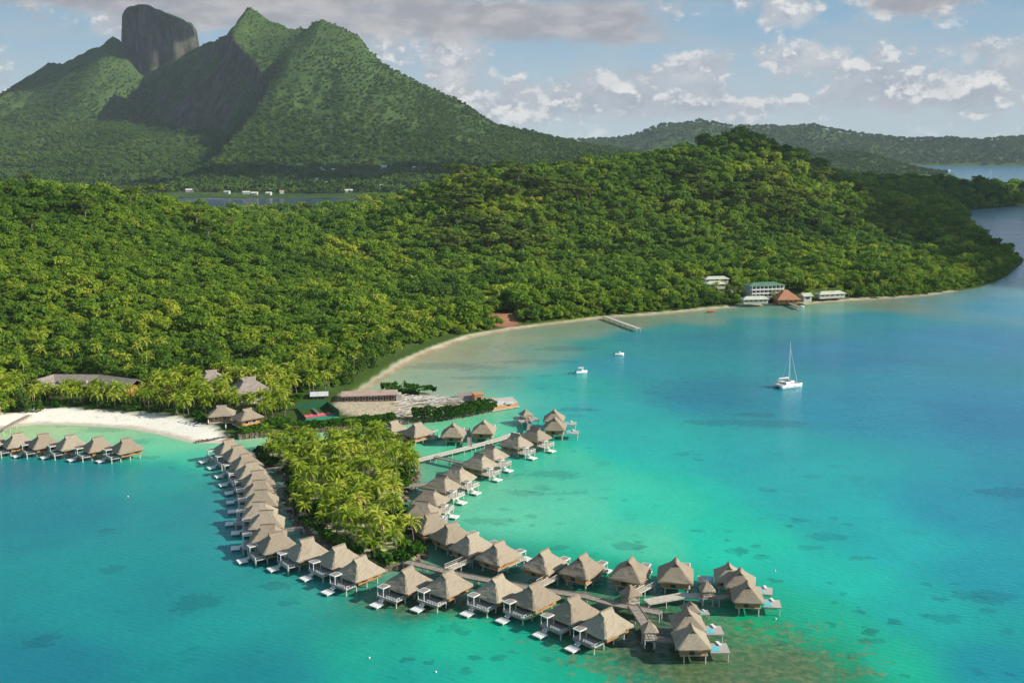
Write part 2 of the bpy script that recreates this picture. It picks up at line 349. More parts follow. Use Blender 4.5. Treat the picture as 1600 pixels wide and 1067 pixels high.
ctrl = np.array(ctrl); cxy = ctrl[:, :2] / 100.0
def tps(r2): return 0.5 * r2 * np.log(r2 + 1e-9)
K = tps(((cxy[:, None] - cxy[None]) ** 2).sum(-1)) + np.eye(len(cxy)) * 0.05
A = np.zeros((len(cxy) + 3,) * 2); A[:-3, :-3] = K; P1 = np.c_[np.ones(len(cxy)), cxy]; A[:-3, -3:] = P1; A[-3:, :-3] = P1.T
coef = np.linalg.solve(A, np.r_[ctrl[:, 2], 0, 0, 0])
def rbf(x, y):
    p = np.stack([x, y], -1).reshape(-1, 2) / 100.0; o = np.empty(len(p))
    for i in range(0, len(p), 20000):
        q = p[i:i + 20000]; o[i:i + 20000] = tps(((q[:, None] - cxy[None]) ** 2).sum(-1)) @ coef[:-3] + coef[-3] + q @ coef[-2:]
    return o.reshape(x.shape)
def near_h(x, y, sd=None):
    x = np.asarray(x, float); y = np.asarray(y, float)
    if sd is None: sd = sdist(x, y, NEAR)
    n = fbm(x, y, 90, 4, 3) - 0.5
    h = rbf(x, y); h = h + n * np.clip(h, 0, 40) * 0.36
    inland = np.maximum(h, 1.5)
    z = np.minimum(np.where(sd < 14, 0.11 * sd, 1.54 + (sd - 14) * 0.62), inland)
    return np.where(sd < 0, np.maximum(0.09 * sd, -6), z)
def axis(a, b, fine): # coordinates from (limit, step) runs
    o = [a]
    for lim, st in fine:
        while o[-1] < lim: o.append(o[-1] + st)
    return np.array(o)
gx = axis(-900, 0, [(-330, 6), (170, 2.6), (620, 4.5), (1420, 10)]); gy = axis(200, 0, [(280, 5), (600, 3.0), (900, 4.5), (1400, 8), (2780, 18)])
X, Y = np.meshgrid(gx, gy); SD = sdist(X, Y, NEAR); Z = near_h(X, Y, SD)
# white beach (left), thin sand rim (long bay), bare ground of the spit
BEACH = outline([(-300, 640), (-60, 650), (0, 651), (60, 641), (110, 640), (200, 647), (280, 655), (330, 668), (362, 686), (352, 695), (300, 696), (250, 683), (200, 673), (130, 669), (60, 667), (0, 673), (-60, 680), (-300, 700)], 1.0)
SPIT = outline([(520, 640), (535, 615), (600, 612), (640, 612), (700, 616), (810, 618), (810, 640), (765, 645), (690, 655), (640, 650), (560, 652)], 1.2)
sb = sstep(sdist(X, Y, BEACH) + 3 * (fbm(X, Y, 9, 2, 5) - .5), -1.5, 1.5)
rim_w = np.where((X > -90) & (Y > 360), 3.6 + 3.0 * (fbm(X, Y, 60, 2, 8) - .3), 0.0) * np.where(Y > 720, .9, 1)
rim = sstep(rim_w - SD, -1.2, 1.2) * ((X > -80) & (Y > 385) & (Y < 900) & (X < 315))
sand = np.clip(np.maximum(sb, rim), 0, 1) * (SD > -12)
bare = sstep(sdist(X, Y, SPIT) + 4 * (fbm(X, Y, 12, 3, 6) - .5), -1, 2)
lawn = sstep(3 + 6 * fbm(X, Y, 40, 2, 9) - SD, -3, 3) * (1 - rim) * ((X > -80) & (Y > 385) & (Y < 660))
ridge_grass = np.exp(-((X - (330 + (870 - Y / S) * 0.20)) / 26) ** 2) * ((Y > 600 * S) & (Y < 900 * S))
slopeg = sstep(fbm(X, Y, 70, 3, 14), 0.62, 0.72) * sstep(Z, 15, 30)
grass = np.clip(np.maximum(np.maximum(lawn, ridge_grass), slopeg), 0, 1)
soil = sstep(1 - np.hypot((X - at(785, 500, 3)[0]) / 12, (Y - at(785, 500, 3)[1]) / 14), 0, .4)
m, t, out = new_mat('island_ground')
A_ = lambda n: t.node('ShaderNodeAttribute', dict(attribute_name=n)).outputs['Fac']
pos = t.node('ShaderNodeNewGeometry').outputs['Position']
n1 = t.noise(pos, 0.08, 4, .6); n2 = t.noise(pos, 0.9, 4, .6)
col = t.mix(n2, (0.030, 0.070, 0.012), (0.07, 0.11, 0.022))
col = t.mix(A_('grass'), col, t.mix(n1, (0.085, 0.17, 0.014), (0.16, 0.25, 0.024)))
col = t.mix(A_('soil'), col, t.mix(n2, (0.25, 0.10, 0.06), (0.36, 0.19, 0.12)))
col = t.mix(A_('bare'), col, t.mix(t.step(n2, .3, .7), (0.36, 0.29, 0.19), (0.56, 0.49, 0.37)))
sandc = t.mix(t.step(n2, .3, .7), (0.84, 0.79, 0.67), (0.90, 0.86, 0.76)); sandc = t.mix(A_('tan'), sandc, t.mix(t.step(n1, .35, .65), (0.46, 0.37, 0.24), (0.64, 0.56, 0.42)))
sz_ = t.node('ShaderNodeSeparateXYZ', None, Vector=pos).outputs[2]; n5 = t.noise(pos, 0.25, 3, .6)
sandc = t.mix(t.step(t.math('MULTIPLY_ADD', n5, -.5, sz_), -.12, .22), t.mix(1.0, sandc, (0.66, 0.62, 0.56), 'MULTIPLY'), sandc); sandc = t.mix(t.step(n5, .60, .70, 0, .35), sandc, (0.42, 0.35, 0.24))
col = t.mix(A_('sand'), col, sandc)
principled(t, out, col, 0.95, 0.1, n2, 0.4, 0.3)
M['ground'] = m
tag(grid_mesh('island_terrain', X, Y, Z, m, dict(sand=sand, tan=rim * (sb < .5), bare=bare, grass=grass, soil=soil), SD > -45), kind='structure')

# palm islet
X, Y = np.meshgrid(np.arange(-92, -16, 1.0), np.arange(200, 372, 1.0)); SDi = sdist(X, Y, ISLET)
Zi = np.clip(0.7 * (SDi + (fbm(X, Y, 5, 2, 2) - .5) * 2.2), -3, 1.3) + 0.3 * fbm(X, Y, 8, 3, 4) * (SDi > 3)
m, t, out = new_mat('islet_ground'); pos = t.node('ShaderNodeNewGeometry').outputs['Position']
n2 = t.noise(pos, 0.35, 5, .65); n3 = t.noise(pos, 1.5, 3, .6)
sep_ = t.node('ShaderNodeSeparateXYZ', None, Vector=pos)
col = t.mix(t.step(n2, .44, .58), t.mix(n3, (0.07, 0.13, 0.02), (0.13, 0.20, 0.03)), t.mix(n3, (0.42, 0.36, 0.26), (0.62, 0.56, 0.44)))
col = t.mix(t.step(sep_.outputs[2], 0.75, 1.05), t.mix(n3, (0.09, 0.07, 0.055), (0.2, 0.16, 0.12)), col)
principled(t, out, col, 0.95, 0.1, n3, 0.5, 0.3)
tag(grid_mesh('islet_ground', X, Y, Zi, m, None, SDi > -9), kind='structure')

# ------------------------------------------------------------------ the big mountain
def ridge(pts, step=14):
    P = np.array([atD(a, b, D * S) for a, b, D in pts]); o = []
    for a, b in zip(P[:-1], P[1:]):
        n = max(2, int(np.linalg.norm(b - a) / step)); o.append(a + (b - a) * np.linspace(0, 1, n, endpoint=False)[:, None])
    o.append(P[-1:]); return np.concatenate(o)
R1 = ridge([(390, 12, 2700), (402, 22, 2690), (415, 31, 2680), (450, 44, 2655), (478, 44, 2650), (486, 36, 2650), (500, 30, 2650), (530, 42, 2650), (556, 54, 2650), (567, 74, 2640), (600, 100, 2600), (650, 130, 2560), (695, 150, 2500), (716, 160, 2490), (724, 178, 2480),
            (760, 192, 2450), (830, 207, 2400), (880, 220, 2350), (950, 238, 2300), (1060, 250, 2250)])
R2 = ridge([(390, 12, 2700), (372, 38, 2640), (357, 56, 2580), (362, 82, 2520), (380, 98, 2470), (398, 118, 2420), (410, 150, 2360), (415, 185, 2300), (412, 212, 2250)])
R3 = ridge([(357, 56, 2580), (335, 62, 2670), (310, 78, 2770), (285, 90, 2850), (255, 102, 2920), (225, 118, 2960), (200, 140, 2960), (180, 165, 2920), (165, 200, 2860)])
R4X = ridge([(190, 78, 3020), (210, 84, 3060), (260, 84, 3080), (305, 74, 3000), (335, 63, 2850), (357, 55, 2700), (372, 38, 2690), (390, 12, 2700)])
R4 = ridge([(-420, 240, 3000), (-250, 225, 3000), (-120, 200, 3000), (-60, 180, 3000), (0, 155, 3000), (28, 140, 3000), (48, 128, 3000), (52, 116, 3000), (64, 110, 3000), (80, 97, 3000), (100, 100, 3000), (112, 92, 3000), (140, 76, 3000), (164, 68, 3000), (170, 60, 3000), (178, 56, 3000),
            (188, 66, 3000), (196, 84, 3020)])
SPUR = ridge([(165, 200, 2860), (150, 180, 2750), (120, 190, 2600)]); SP2 = ridge([(500, 30, 2650), (515, 110, 2450), (530, 170, 2250), (540, 220, 2000)]); SP3 = ridge([(650, 130, 2560), (640, 180, 2350), (655, 230, 2050)]); SP4 = ridge([(430, 40, 2665), (450, 140, 2400), (455, 215, 2100)])
mx = np.arange(-2900, 1000, 11.0); my = np.arange(1450 * S, 3300 * S, 12.0)
X, Y = np.meshgrid(mx, my)
wx = X + 60 * (fbm(X, Y, 160, 3, 31) - .5); wy = Y + 60 * (fbm(X, Y, 160, 3, 32) - .5)
x2 = np.interp(Y, R2[::-1, 1], R2[::-1, 0])
right = (X > x2) & (Y > 2250 * S) | (X > R2[-1, 0]) & (Y <= 2250 * S)
def cone(P, Rr, p, xx, yy, ax=1.0):
    o = np.zeros(xx.shape); f = o.ravel(); xr = xx.ravel(); yr = yy.ravel()
    for i in range(0, len(xr), 6000):
        d = np.hypot(ax * (xr[i:i + 6000, None] - P[None, :, 0]), yr[i:i + 6000, None] - P[None, :, 1])
        f[i:i + 6000] = (P[None, :, 2] * np.maximum(0, 1 - d / Rr) ** p).max(1)
    return f.reshape(xx.shape)
Yb = Y / S; base = np.where(Yb < 1700, 0.05 * (Yb - 1560 + 50 * (fbm(X, Y, 240, 3, 41) - .5)), 7 + 0.185 * (Yb - 1700)); base = np.minimum(base, 175 + 0.02 * (Yb - 2600)) + np.clip((Yb - 1650) / 500, 0, 1) * 46 * (fbm(X, Y, 230, 4, 42) - .5)
east = np.clip((X + 250) / 900, 0, 1); base = base * (1 - .75 * east)
west = np.clip((-1500 - X) / 700, 0, 1); base = base * (1 + 0.15 * west)
gl = cone(R1, 1500, 1.55, wx, wy, 3.0); g2 = cone(R2, 1150, 1.45, X + .3 * (wx - X), Y + .3 * (wy - Y))
steep = np.maximum(cone(R1, 240, 1.0, X, Y), cone(R2, 210, 0.85, X, Y))
spurs = np.maximum(np.maximum(cone(SP2, 420, 1.15, wx, wy), cone(SP3, 380, 1.15, wx, wy)), cone(SP4, 360, 1.15, wx, wy)) * 1.0
rightz = np.maximum(np.maximum(gl, g2), spurs)
leftz = np.maximum(np.maximum(steep, np.maximum(cone(R3, 300, 0.9, wx, Y), cone(R4X, 300, .9, wx, Y))), np.maximum(cone(R4, 1400, 1.7, wx, wy, 2.6), cone(SPUR, 600, 1.2, wx, wy)))
Zm = np.maximum(base, np.where(right, rightz, leftz))
gul = fbm(X * 1.0, Y * 0.28, 210, 5, 51, True) - .5
amp = np.clip((Zm - 60) / 250, 0, 1)
ALLR = np.concatenate([R1, R4, R4X])[::3]; dr = np.full(X.shape, 9e9)
for q in ALLR: dr = np.minimum(dr, (X - q[0]) ** 2 + (.5 * (Y - q[1])) ** 2)
amp = amp * (.12 + .88 * sstep(np.sqrt(dr), 25, 260))
Zm = Zm + amp * (105 * gul * np.where(right, 1, .7) + 30 * (fbm(X, Y, 70, 3, 52) - .5))
# squared-off summit block
TW = [atD(px, 60, D * S)[:2] for px, D in [(198, 3010), (235, 2985), (272, 2985), (300, 3020), (305, 3120), (290, 3230), (215, 3230), (200, 3120)]]
std = sdist(X, Y, TW) + 48 * (fbm(X, Y, 80, 4, 61, True) - .5) + 24 * (fbm(X, Y, 26, 2, 63) - .5)
topc = np.interp(X, [atD(p, 50, 3050 * S)[0] for p in (197, 204, 215, 240, 258, 266, 284, 296, 301, 306)], [atD(300, q, 3050 * S)[2] for q in (22, 15, 10, 11, 19, 26, 29, 37, 48, 66)])
Zm = np.where(std > -30, np.maximum(Zm, Zm + (topc - 3 + 16 * (fbm(X, Y, 60, 3, 62) - .5) - Zm) * sstep(std, -12, 9)), Zm)
gy_, gx_ = np.gradient(Zm, my, mx); slope = np.hypot(gx_, gy_)
m, t, out = new_mat('mountain_ground'); pos = t.node('ShaderNodeNewGeometry').outputs['Position']
A_ = lambda n: t.node('ShaderNodeAttribute', dict(attribute_name=n)).outputs['Fac']
n1 = t.noise(pos, 0.006, 5, .65); n2 = t.noise(pos, 0.035, 5, .7); nv = t.noise(t.vmath('MULTIPLY', pos, (1, 1, .18)), 0.045, 5, .7)
green = t.mix(t.step(n1, .35, .65), (0.040, 0.086, 0.020), (0.078, 0.130, 0.028)); green = t.mix(t.step(n2, .40, .75), green, (0.036, 0.074, 0.020))
rock = t.mix(t.step(nv, .3, .7), (0.026, 0.030, 0.030), (0.130, 0.115, 0.095)); rock = t.mix(t.step(t.noise(pos, .018, 5, .7), .50, .62), rock, (0.035, 0.058, 0.020))
sl_ = t.math('ADD', A_('slope'), t.math('MULTIPLY_ADD', n2, 1.2, -.6))
principled(t, out, t.mix(t.step(sl_, 1.10, 1.6), green, rock), 0.95, 0.1, n2, 0.8, 14.0)
tag(grid_mesh('mountain_terrain', X, Y, Zm, m, dict(slope=slope), Zm > -6), kind='structure')
MX, MY, MZ, MS = mx, my, Zm, slope
def mount_h(x, y, arr=None):
    arr = MZ if arr is None else arr
    ix = np.clip((np.asarray(x) - MX[0]) / 11.0, 0, len(MX) - 1.001); iy = np.clip((np.asarray(y) - MY[0]) / 12.0, 0, len(MY) - 1.001)
    i = ix.astype(int); j = iy.astype(int); fx = ix - i; fy = iy - j
    return (arr[j, i] * (1 - fx) + arr[j, i + 1] * fx) * (1 - fy) + (arr[j + 1, i] * (1 - fx) + arr[j + 1, i + 1] * fx) * fy

# far hills across the lagoon
fx_ = np.arange(-300, 5200, 22.0); fy_ = np.arange(3750 * S, 6000 * S, 40.0); X, Y = np.meshgrid(fx_, fy_)
prof = [(880, 218), (930, 216), (975, 214), (1000, 204), (1030, 193), (1070, 190), (1090, 184), (1105, 188), (1150, 195), (1190, 194), (1230, 196), (1270, 192), (1300, 200), (1335, 206), (1390, 213), (1430, 216), (1480, 214), (1530, 217), (1570, 213), (1700, 210), (1800, 216), (2300, 224)]
PX = [atD(p, q, 4500 * S)[0] for p, q in prof]; PZ = [atD(p, q, 4500 * S)[2] - 8 for p, q in prof]
top = np.interp(X * 4500 * S / Y, PX, PZ)
front = 3950 + 120 * (fbm(X, X * 0 + 3, 500, 3, 71) - .5) + np.clip((X - 2600) / 800, 0, 1) * -60 + np.clip((1500 - X) / 900, 0, 1) * 150
Yb = Y / S; u = np.clip((Yb - front) / (4500 - front), -.1, 1.0); back = np.clip((6000 - Yb) / 1300, 0, 1)
Zf = top * (0.95 * np.maximum(u, 0) ** 0.9) * np.where(Yb > 4500, back ** .5, 1) + 34 * (fbm(X, Y, 260, 4, 72, True) - .5) * np.clip(u * 3, 0, 1) * np.clip((1 - u) * 3 + .25, 0, 1) * np.where(Yb > 4500, .3, 1)
Zf = np.where(u <= 0, -4, Zf)
gy_, gx_ = np.gradient(Zf, fy_, fx_)
tag(grid_mesh('far_hills', X, Y, Zf, m, dict(slope=np.hypot(gx_, gy_) * .5), Zf > -5), kind='structure')
FX, FY, FZ = fx_, fy_, Zf

# the wooded point beyond, with a low spit
X, Y = np.meshgrid(np.arange(780, 1900, 14.0), np.arange(3500, 4700, 18.0)); pn = fbm(X, Y, 160, 4, 81) - .5
Zw = 86 * np.exp(-((X - 1210) / 250) ** 2 - ((Y - 3900) / 230) ** 2) * (1 + .5 * pn); tt_ = np.clip(((X - 1250) * 450 + (Y - 3950) * 430) / (450 ** 2 + 430 ** 2), 0, 1); ds_ = np.hypot(X - 1250 - 450 * tt_, Y - 3950 - 430 * tt_)
Zw = np.maximum(Zw - 5, 7 - ds_ / 9 + 3 * pn); gy_, gx_ = np.gradient(Zw, 18.0, 14.0)
tag(grid_mesh('wooded_point', X, Y, Zw, m, dict(slope=np.hypot(gx_, gy_) * .4), Zw > -3), kind='structure'); WPX, WPY, WPZ = X, Y, Zw
# ------------------------------------------------------------------ lagoon: one sheet, colour points follow depth and bottom, with some sky reflection and hut shade painted in
def lin(c): c = np.asarray(c, float) / 255; return np.where(c <= 0.04045, c / 12.92, ((c + .055) / 1.055) ** 2.4)
WC = [(-200, 800, 25, 140, 150), (100, 800, 25, 140, 150), (200, 950, 20, 148, 150), (50, 1050, 15, 132, 142), (-300, 1050, 15, 130, 142), (250, 740, 40, 160, 155), (130, 740, 25, 140, 148), (20, 740, 25, 132, 142), (150, 680, 130, 205, 160), (70, 672, 150, 205, 155), (250, 700, 100, 205, 165), (300, 716, 80, 195, 165), (310, 800, 25, 150, 152), (330, 860, 22, 152, 152),
      (400, 960, 20, 155, 152), (600, 1000, 22, 170, 150), (500, 940, 22, 158, 150), (700, 990, 30, 185, 155), (800, 1050, 35, 180, 155), (400, 1060, 15, 140, 145), (650, 1060, 25, 165, 150), (900, 1040, 50, 175, 145), (560, 935, 40, 150, 130), (640, 950, 40, 140, 120),
      (1000, 850, 92, 202, 170), (900, 790, 95, 200, 170), (850, 720, 85, 195, 165), (800, 800, 100, 202, 168), (760, 770, 105, 200, 165), (1000, 790, 78, 202, 175), (1150, 850, 62, 195, 172), (1250, 960, 60, 180, 152), (1200, 980, 70, 175, 130), (1100, 1050, 90, 135, 95), (1230, 1040, 85, 135, 95), (1330, 1050, 75, 150, 110), (950, 900, 50, 165, 130), (1020, 1000, 45, 100, 85),  # last point paints in the shadow cast left of the nearest suite
      (1390, 1040, 45, 180, 155), (1300, 900, 38, 185, 172), (1450, 960, 20, 172, 168), (1550, 1050, 15, 150, 162), (1550, 900, 20, 158, 170), (1500, 800, 22, 152, 170), (1300, 790, 30, 172, 175), (1400, 850, 22, 172, 175), (1700, 800, 22, 140, 165), (1550, 650, 35, 135, 165), (1200, 720, 35, 170, 175), (1000, 690, 45, 178, 172), (920, 640, 50, 170, 170), (1100, 620, 38, 140, 158), (1300, 550, 45, 135, 162), (1350, 640, 35, 145, 168),
      (960, 570, 45, 150, 162), (850, 600, 65, 170, 160), (1100, 530, 40, 140, 152), (1000, 530, 45, 145, 152), (1500, 530, 55, 138, 168), (1550, 480, 80, 152, 175), (1590, 400, 130, 165, 190), (1560, 350, 140, 168, 190), (1490, 336, 95, 165, 175), (1700, 330, 130, 165, 190), (1500, 280, 85, 145, 180), (1600, 262, 85, 145, 182), (1440, 262, 85, 145, 182), (1700, 275, 85, 145, 180),  # pale points at the far right carry the sky's reflection as colour
      (610, 600, 150, 188, 155), (660, 590, 135, 175, 148), (700, 560, 145, 172, 142), (760, 560, 130, 165, 140), (720, 600, 140, 172, 148), (790, 600, 100, 170, 152), (850, 545, 110, 165, 145), (900, 520, 120, 158, 132), (940, 540, 60, 155, 150), (800, 530, 130, 165, 138), (1000, 505, 120, 152, 125), (1080, 498, 115, 158, 135), (1180, 490, 100, 160, 138), (1300, 482, 110, 165, 142), (1390, 475, 120, 150, 128), (1460, 470, 105, 152, 150),
      (1050, 512, 60, 150, 150), (1200, 505, 45, 145, 152), (1350, 495, 60, 145, 160), (700, 670, 105, 208, 162), (740, 640, 100, 200, 160), (600, 660, 120, 208, 165), (550, 666, 140, 210, 170), (430, 685, 140, 205, 165), (380, 700, 110, 200, 160), (700, 700, 90, 200, 160), (660, 730, 80, 170, 140), (620, 770, 60, 140, 120), (430, 760, 40, 130, 125), (420, 740, 60, 150, 140), (640, 860, 60, 150, 125), (740, 890, 45, 130, 110), (900, 920, 50, 150, 120), (790, 630, 70, 190, 165), (830, 630, 50, 180, 170),
      (460, 310, 88, 105, 125), (560, 305, 88, 105, 125), (350, 310, 88, 105, 125), (-400, 310, 85, 110, 130)]
wp = np.array([at(a, b) for a, b, *_ in WC]); wc = np.array([lin(q[2:]) for q in WC])
def wmap(p): r = np.hypot(p[..., 0], p[..., 1]); return np.stack([np.arctan2(p[..., 0], p[..., 1]) * 2.2, np.log(r) * 2.0], -1)
wpm = wmap(wp)
def water_col(x, y):
    p = wmap(np.stack([x, y], -1)).reshape(-1, 2); o = np.empty((len(p), 3))
    for i in range(0, len(p), 20000):
        d2 = ((p[i:i + 20000, None] - wpm[None]) ** 2).sum(-1); ww = 1 / (d2 + 0.0016) ** 2.0
        o[i:i + 20000] = ww @ wc / ww.sum(1, keepdims=True)
    return o.reshape(x.shape + (3,))
gx = np.r_[-60000, -20000, -8000, axis(-4000, 0, [(-1000, 150), (-420, 14), (520, 3.5), (1200, 14), (5000, 150)]), 9000, 25000, 70000]
gy = np.r_[-30000, -5000, -800, axis(-100, 0, [(140, 30), (450, 3.2), (980, 6), (1800, 18), (3300, 60), (8000, 250)]), 11000, 20000, 40000, 90000]
X, Y = np.meshgrid(gx, gy)
rr = np.hypot(X, Y); Yc = np.where((Y > 60) & (np.abs(X) < 9000), Y, 60.0); wcol = water_col(np.clip(X, -9000, 9000), np.maximum(Yc, 60))
sdn = np.maximum(sdist(X, Y, NEAR), sdist(X, Y, ISLET)); shal = np.exp(-np.maximum(-sdn, 0) / 9.0)
WGAIN = 0.92
wcol = np.maximum(wcol - np.array([.060, .060, .012]), [.004, .02, .02]) / np.array([.64, .80, 1.09]) / WGAIN * np.array([.86, .765, .90])
wcol = wcol + (lin((205, 205, 160)) / WGAIN * .8 - wcol) * (shal * (X > -400) * (Y < 760) * 0.22)[..., None]
rx, ry = at(1180, 1035)[0], at(1180, 1035)[1]
reef = np.exp(-(((X - rx) / 34) ** 2 + ((Y - ry) / (17 * 1.35)) ** 2)) + .8 * np.exp(-(((X - at(900, 935)[0]) / 40) ** 2 + ((Y - at(900, 935)[1]) / (10 * 1.35)) ** 2)) + .8 * np.exp(-(((X - at(980, 1010)[0]) / 20) ** 2 + ((Y - at(980, 1010)[1]) / (9 * 1.35)) ** 2)) + 0.7 * np.exp(-(((X - at(640, 950)[0]) / 26) ** 2 + ((Y - at(640, 950)[1]) / (6 * 1.35)) ** 2))
for a, b, sx, sy, k in [(430, 745, 7, 14, .8), (440, 790, 6, 12, .8), (625, 765, 7, 10, .7), (700, 885, 14, 8, .6), (860, 855, 5, 2.5, .7), (700, 560, 60, 30, .35), (820, 540, 60, 22, .45), (950, 505, 70, 14, .5), (1200, 490, 110, 10, .45)]:
    reef = reef + k * np.exp(-(((X - at(a, b)[0]) / sx) ** 2 + ((Y - at(a, b)[1]) / (sy * 1.35)) ** 2))
spots = np.zeros(X.shape)
for a, b, sx, sy in [(170, 830, 5, 2), (175, 890, 4, 2), (310, 940, 6, 3.5), (290, 955, 4, 2), (70, 1000, 4, 3), (1290, 838, 7, 2), (1250, 812, 4, 1.6), (1120, 660, 14, 4), (1205, 662, 16, 5), (1180, 648, 9, 3), (1575, 770, 12, 4), (870, 855, 3.5, 1.6), (1540, 932, 8, 3), (1475, 965, 5, 2), (1340, 870, 4, 1.6), (1190, 872, 3, 1.2), (1265, 855, 4, 1.5), (130, 660, 14, 5), (160, 672, 9, 3), (215, 690, 8, 2.5), (265, 730, 3, 2), (230, 715, 5, 1.6), (880, 545, 18, 5), (840, 565, 22, 5), (900, 640, 9, 2.5), (860, 740, 9, 3), (880, 745, 6, 2), (830, 770, 8, 2.5), (760, 815, 9, 2.2), (790, 745, 5, 2), (430, 915, 5, 2), (440, 945, 4, 1.6), (700, 980, 4, 2), (1100, 860, 3, 1.2), (1000, 858, 3, 1), (1040, 850, 2, .8), (900, 768, 7, 1.5), (1060, 920, 10, 4), (690, 572, 25, 6), (760, 590, 20, 3), (730, 575, 25, 3)]:
    cx_, cy_ = at(a, b); ww = np.exp(-(((X - cx_) / sx) ** 2 + ((Y - cy_) / (sy * 1.35)) ** 2)); spots = np.maximum(spots, ww)
sandspots = np.zeros(X.shape)
for a, b, sx, sy, k in [(1000, 770, 55, 60, 1.0), (900, 700, 40, 50, .8), (1150, 850, 50, 40, 1.0), (1320, 950, 34, 50, 1.0), (1420, 940, 30, 50, .6), (1180, 1030, 45, 25, .8), (560, 990, 50, 16, .7), (800, 1020, 50, 14, .9), (320, 760, 30, 60, .35), (920, 600, 60, 70, .5)]:
    sandspots = np.maximum(sandspots, k * np.exp(-(((X - at(a, b)[0]) / sx) ** 2 + ((Y - at(a, b)[1]) / sy) ** 2)))
m, t, out = new_mat('lagoon_water')
A_ = lambda n, o='Fac': t.node('ShaderNodeAttribute', dict(attribute_name=n)).outputs[o]
pos = t.node('ShaderNodeNewGeometry').outputs['Position']
base_c = A_('bottom', 'Color')  # depth and bottom tint, painted reflection and hut shade included
nb = t.noise(pos, 0.018, 4, .6, .6); nm = t.noise(pos, 0.16, 5, .65, .4); nf = t.noise(pos, 0.55, 4, .65, .3)
base_c = t.mix(1.0, base_c, t.mix(t.step(nb, .3, .7), (0.88, 0.92, 0.93), (1.10, 1.06, 1.05)), 'MULTIPLY')
base_c = t.mix(1.0, base_c, t.mix(t.step(nm, .35, .7), (0.95, 0.97, 0.98), (1.05, 1.03, 1.02)), 'MULTIPLY')
n4 = t.noise(pos, 0.20, 6, .72, .6); n6 = t.noise(pos, 0.022, 3, .6)
base_c = t.mix(t.math('MULTIPLY', A_('reef'), t.step(n6, .2, .8, .45, .9)), base_c, t.mix(1.0, base_c, (1.35, 0.86, 0.72), 'MULTIPLY'))
rsum = t.math('ADD', A_('reef'), t.math('ADD', t.math('MULTIPLY_ADD', n4, 2.0, -1.0), t.math('MULTIPLY_ADD', nf, 1.3, -.65)))
coral = t.mix(t.step(nf, .35, .7), (0.05, 0.085, 0.035), (0.22, 0.23, 0.11))
base_c = t.mix(t.math('MULTIPLY', t.step(rsum, .70, .88), .55), base_c, coral)
# scattered coral heads
wob = t.node('ShaderNodeTexNoise', None, Vector=pos, Scale=0.45, Detail=4.0).outputs['Color']
vp = t.vmath('ADD', pos, t.vmath('SCALE', t.vmath('SUBTRACT', wob, (.5, .5, .5)), 5.0))
heads = None
for sc_, rad, dens_ in ((0.085, .30, .50), (0.19, .30, .55)):
    vo = t.node('ShaderNodeTexVoronoi', dict(voronoi_dimensions='2D'), Vector=t.vmath('MULTIPLY', vp, (.75, 1, 1)), Scale=sc_)
    cr = t.node('ShaderNodeSeparateColor', None, Color=vo.outputs['Color'])
    rr_ = t.math('MULTIPLY', t.math('MULTIPLY', t.math('GREATER_THAN', cr.outputs[0], dens_), cr.outputs[1]), rad)
    h_ = t.step(t.math('SUBTRACT', rr_, vo.outputs['Distance']), -.02, .05); heads = h_ if heads is None else t.math('MAXIMUM', heads, h_)
clus = t.step(t.noise(pos, 0.035, 3, .65), .44, .58)
base_c = t.mix(t.math('MULTIPLY', t.math('MULTIPLY', heads, clus), t.math('MULTIPLY_ADD', A_('sandspots'), .62, .03), None, True), base_c, t.mix(1.0, base_c, (0.30, 0.42, 0.48), 'MULTIPLY'))
sp = t.step(t.math('ADD', A_('spots'), t.math('ADD', t.math('MULTIPLY_ADD', nm, 1.5, -.75), t.math('MULTIPLY_ADD', nf, 1.2, -.6))), .42, .58)
base_c = t.mix(t.math('MULTIPLY', sp, .46), base_c, t.mix(1.0, base_c, (0.45, 0.50, 0.58), 'MULTIPLY'))
ns = t.noise(t.vmath('MULTIPLY', pos, (0.25, 1.0, 1)), 0.03, 4, .65, .5)
p = t.node('ShaderNodeBsdfPrincipled', None, Base_Color=base_c, Roughness=t.step(ns, .3, .7, .07, .16), IOR=1.33)
p.inputs['Specular IOR Level'].default_value = 0.25
wv = t.node('ShaderNodeTexWave', dict(wave_type='BANDS', bands_direction='DIAGONAL'), Vector=t.vmath('MULTIPLY', pos, (.5, 1, 1)), Scale=0.35, Distortion=6, Detail=2)
rip = t.math('ADD', t.noise(t.vmath('MULTIPLY', pos, (.6, 1.2, 1)), 0.8, 4, .6, .4), t.math('MULTIPLY', wv.outputs[1], .12))
b = t.node('ShaderNodeBump', None, Strength=0.6, Distance=0.28, Height=rip); t.l.new(b.outputs[0], p.inputs['Normal'])
t.l.new(p.outputs[0], out.inputs[0]); M['water'] = m
tag(grid_mesh('lagoon_water', X, Y, X * 0.0, m, dict(bottom=wcol, reef=np.clip(reef, 0, 1), spots=spots, sandspots=np.clip(sandspots, 0, 1))), kind='structure')

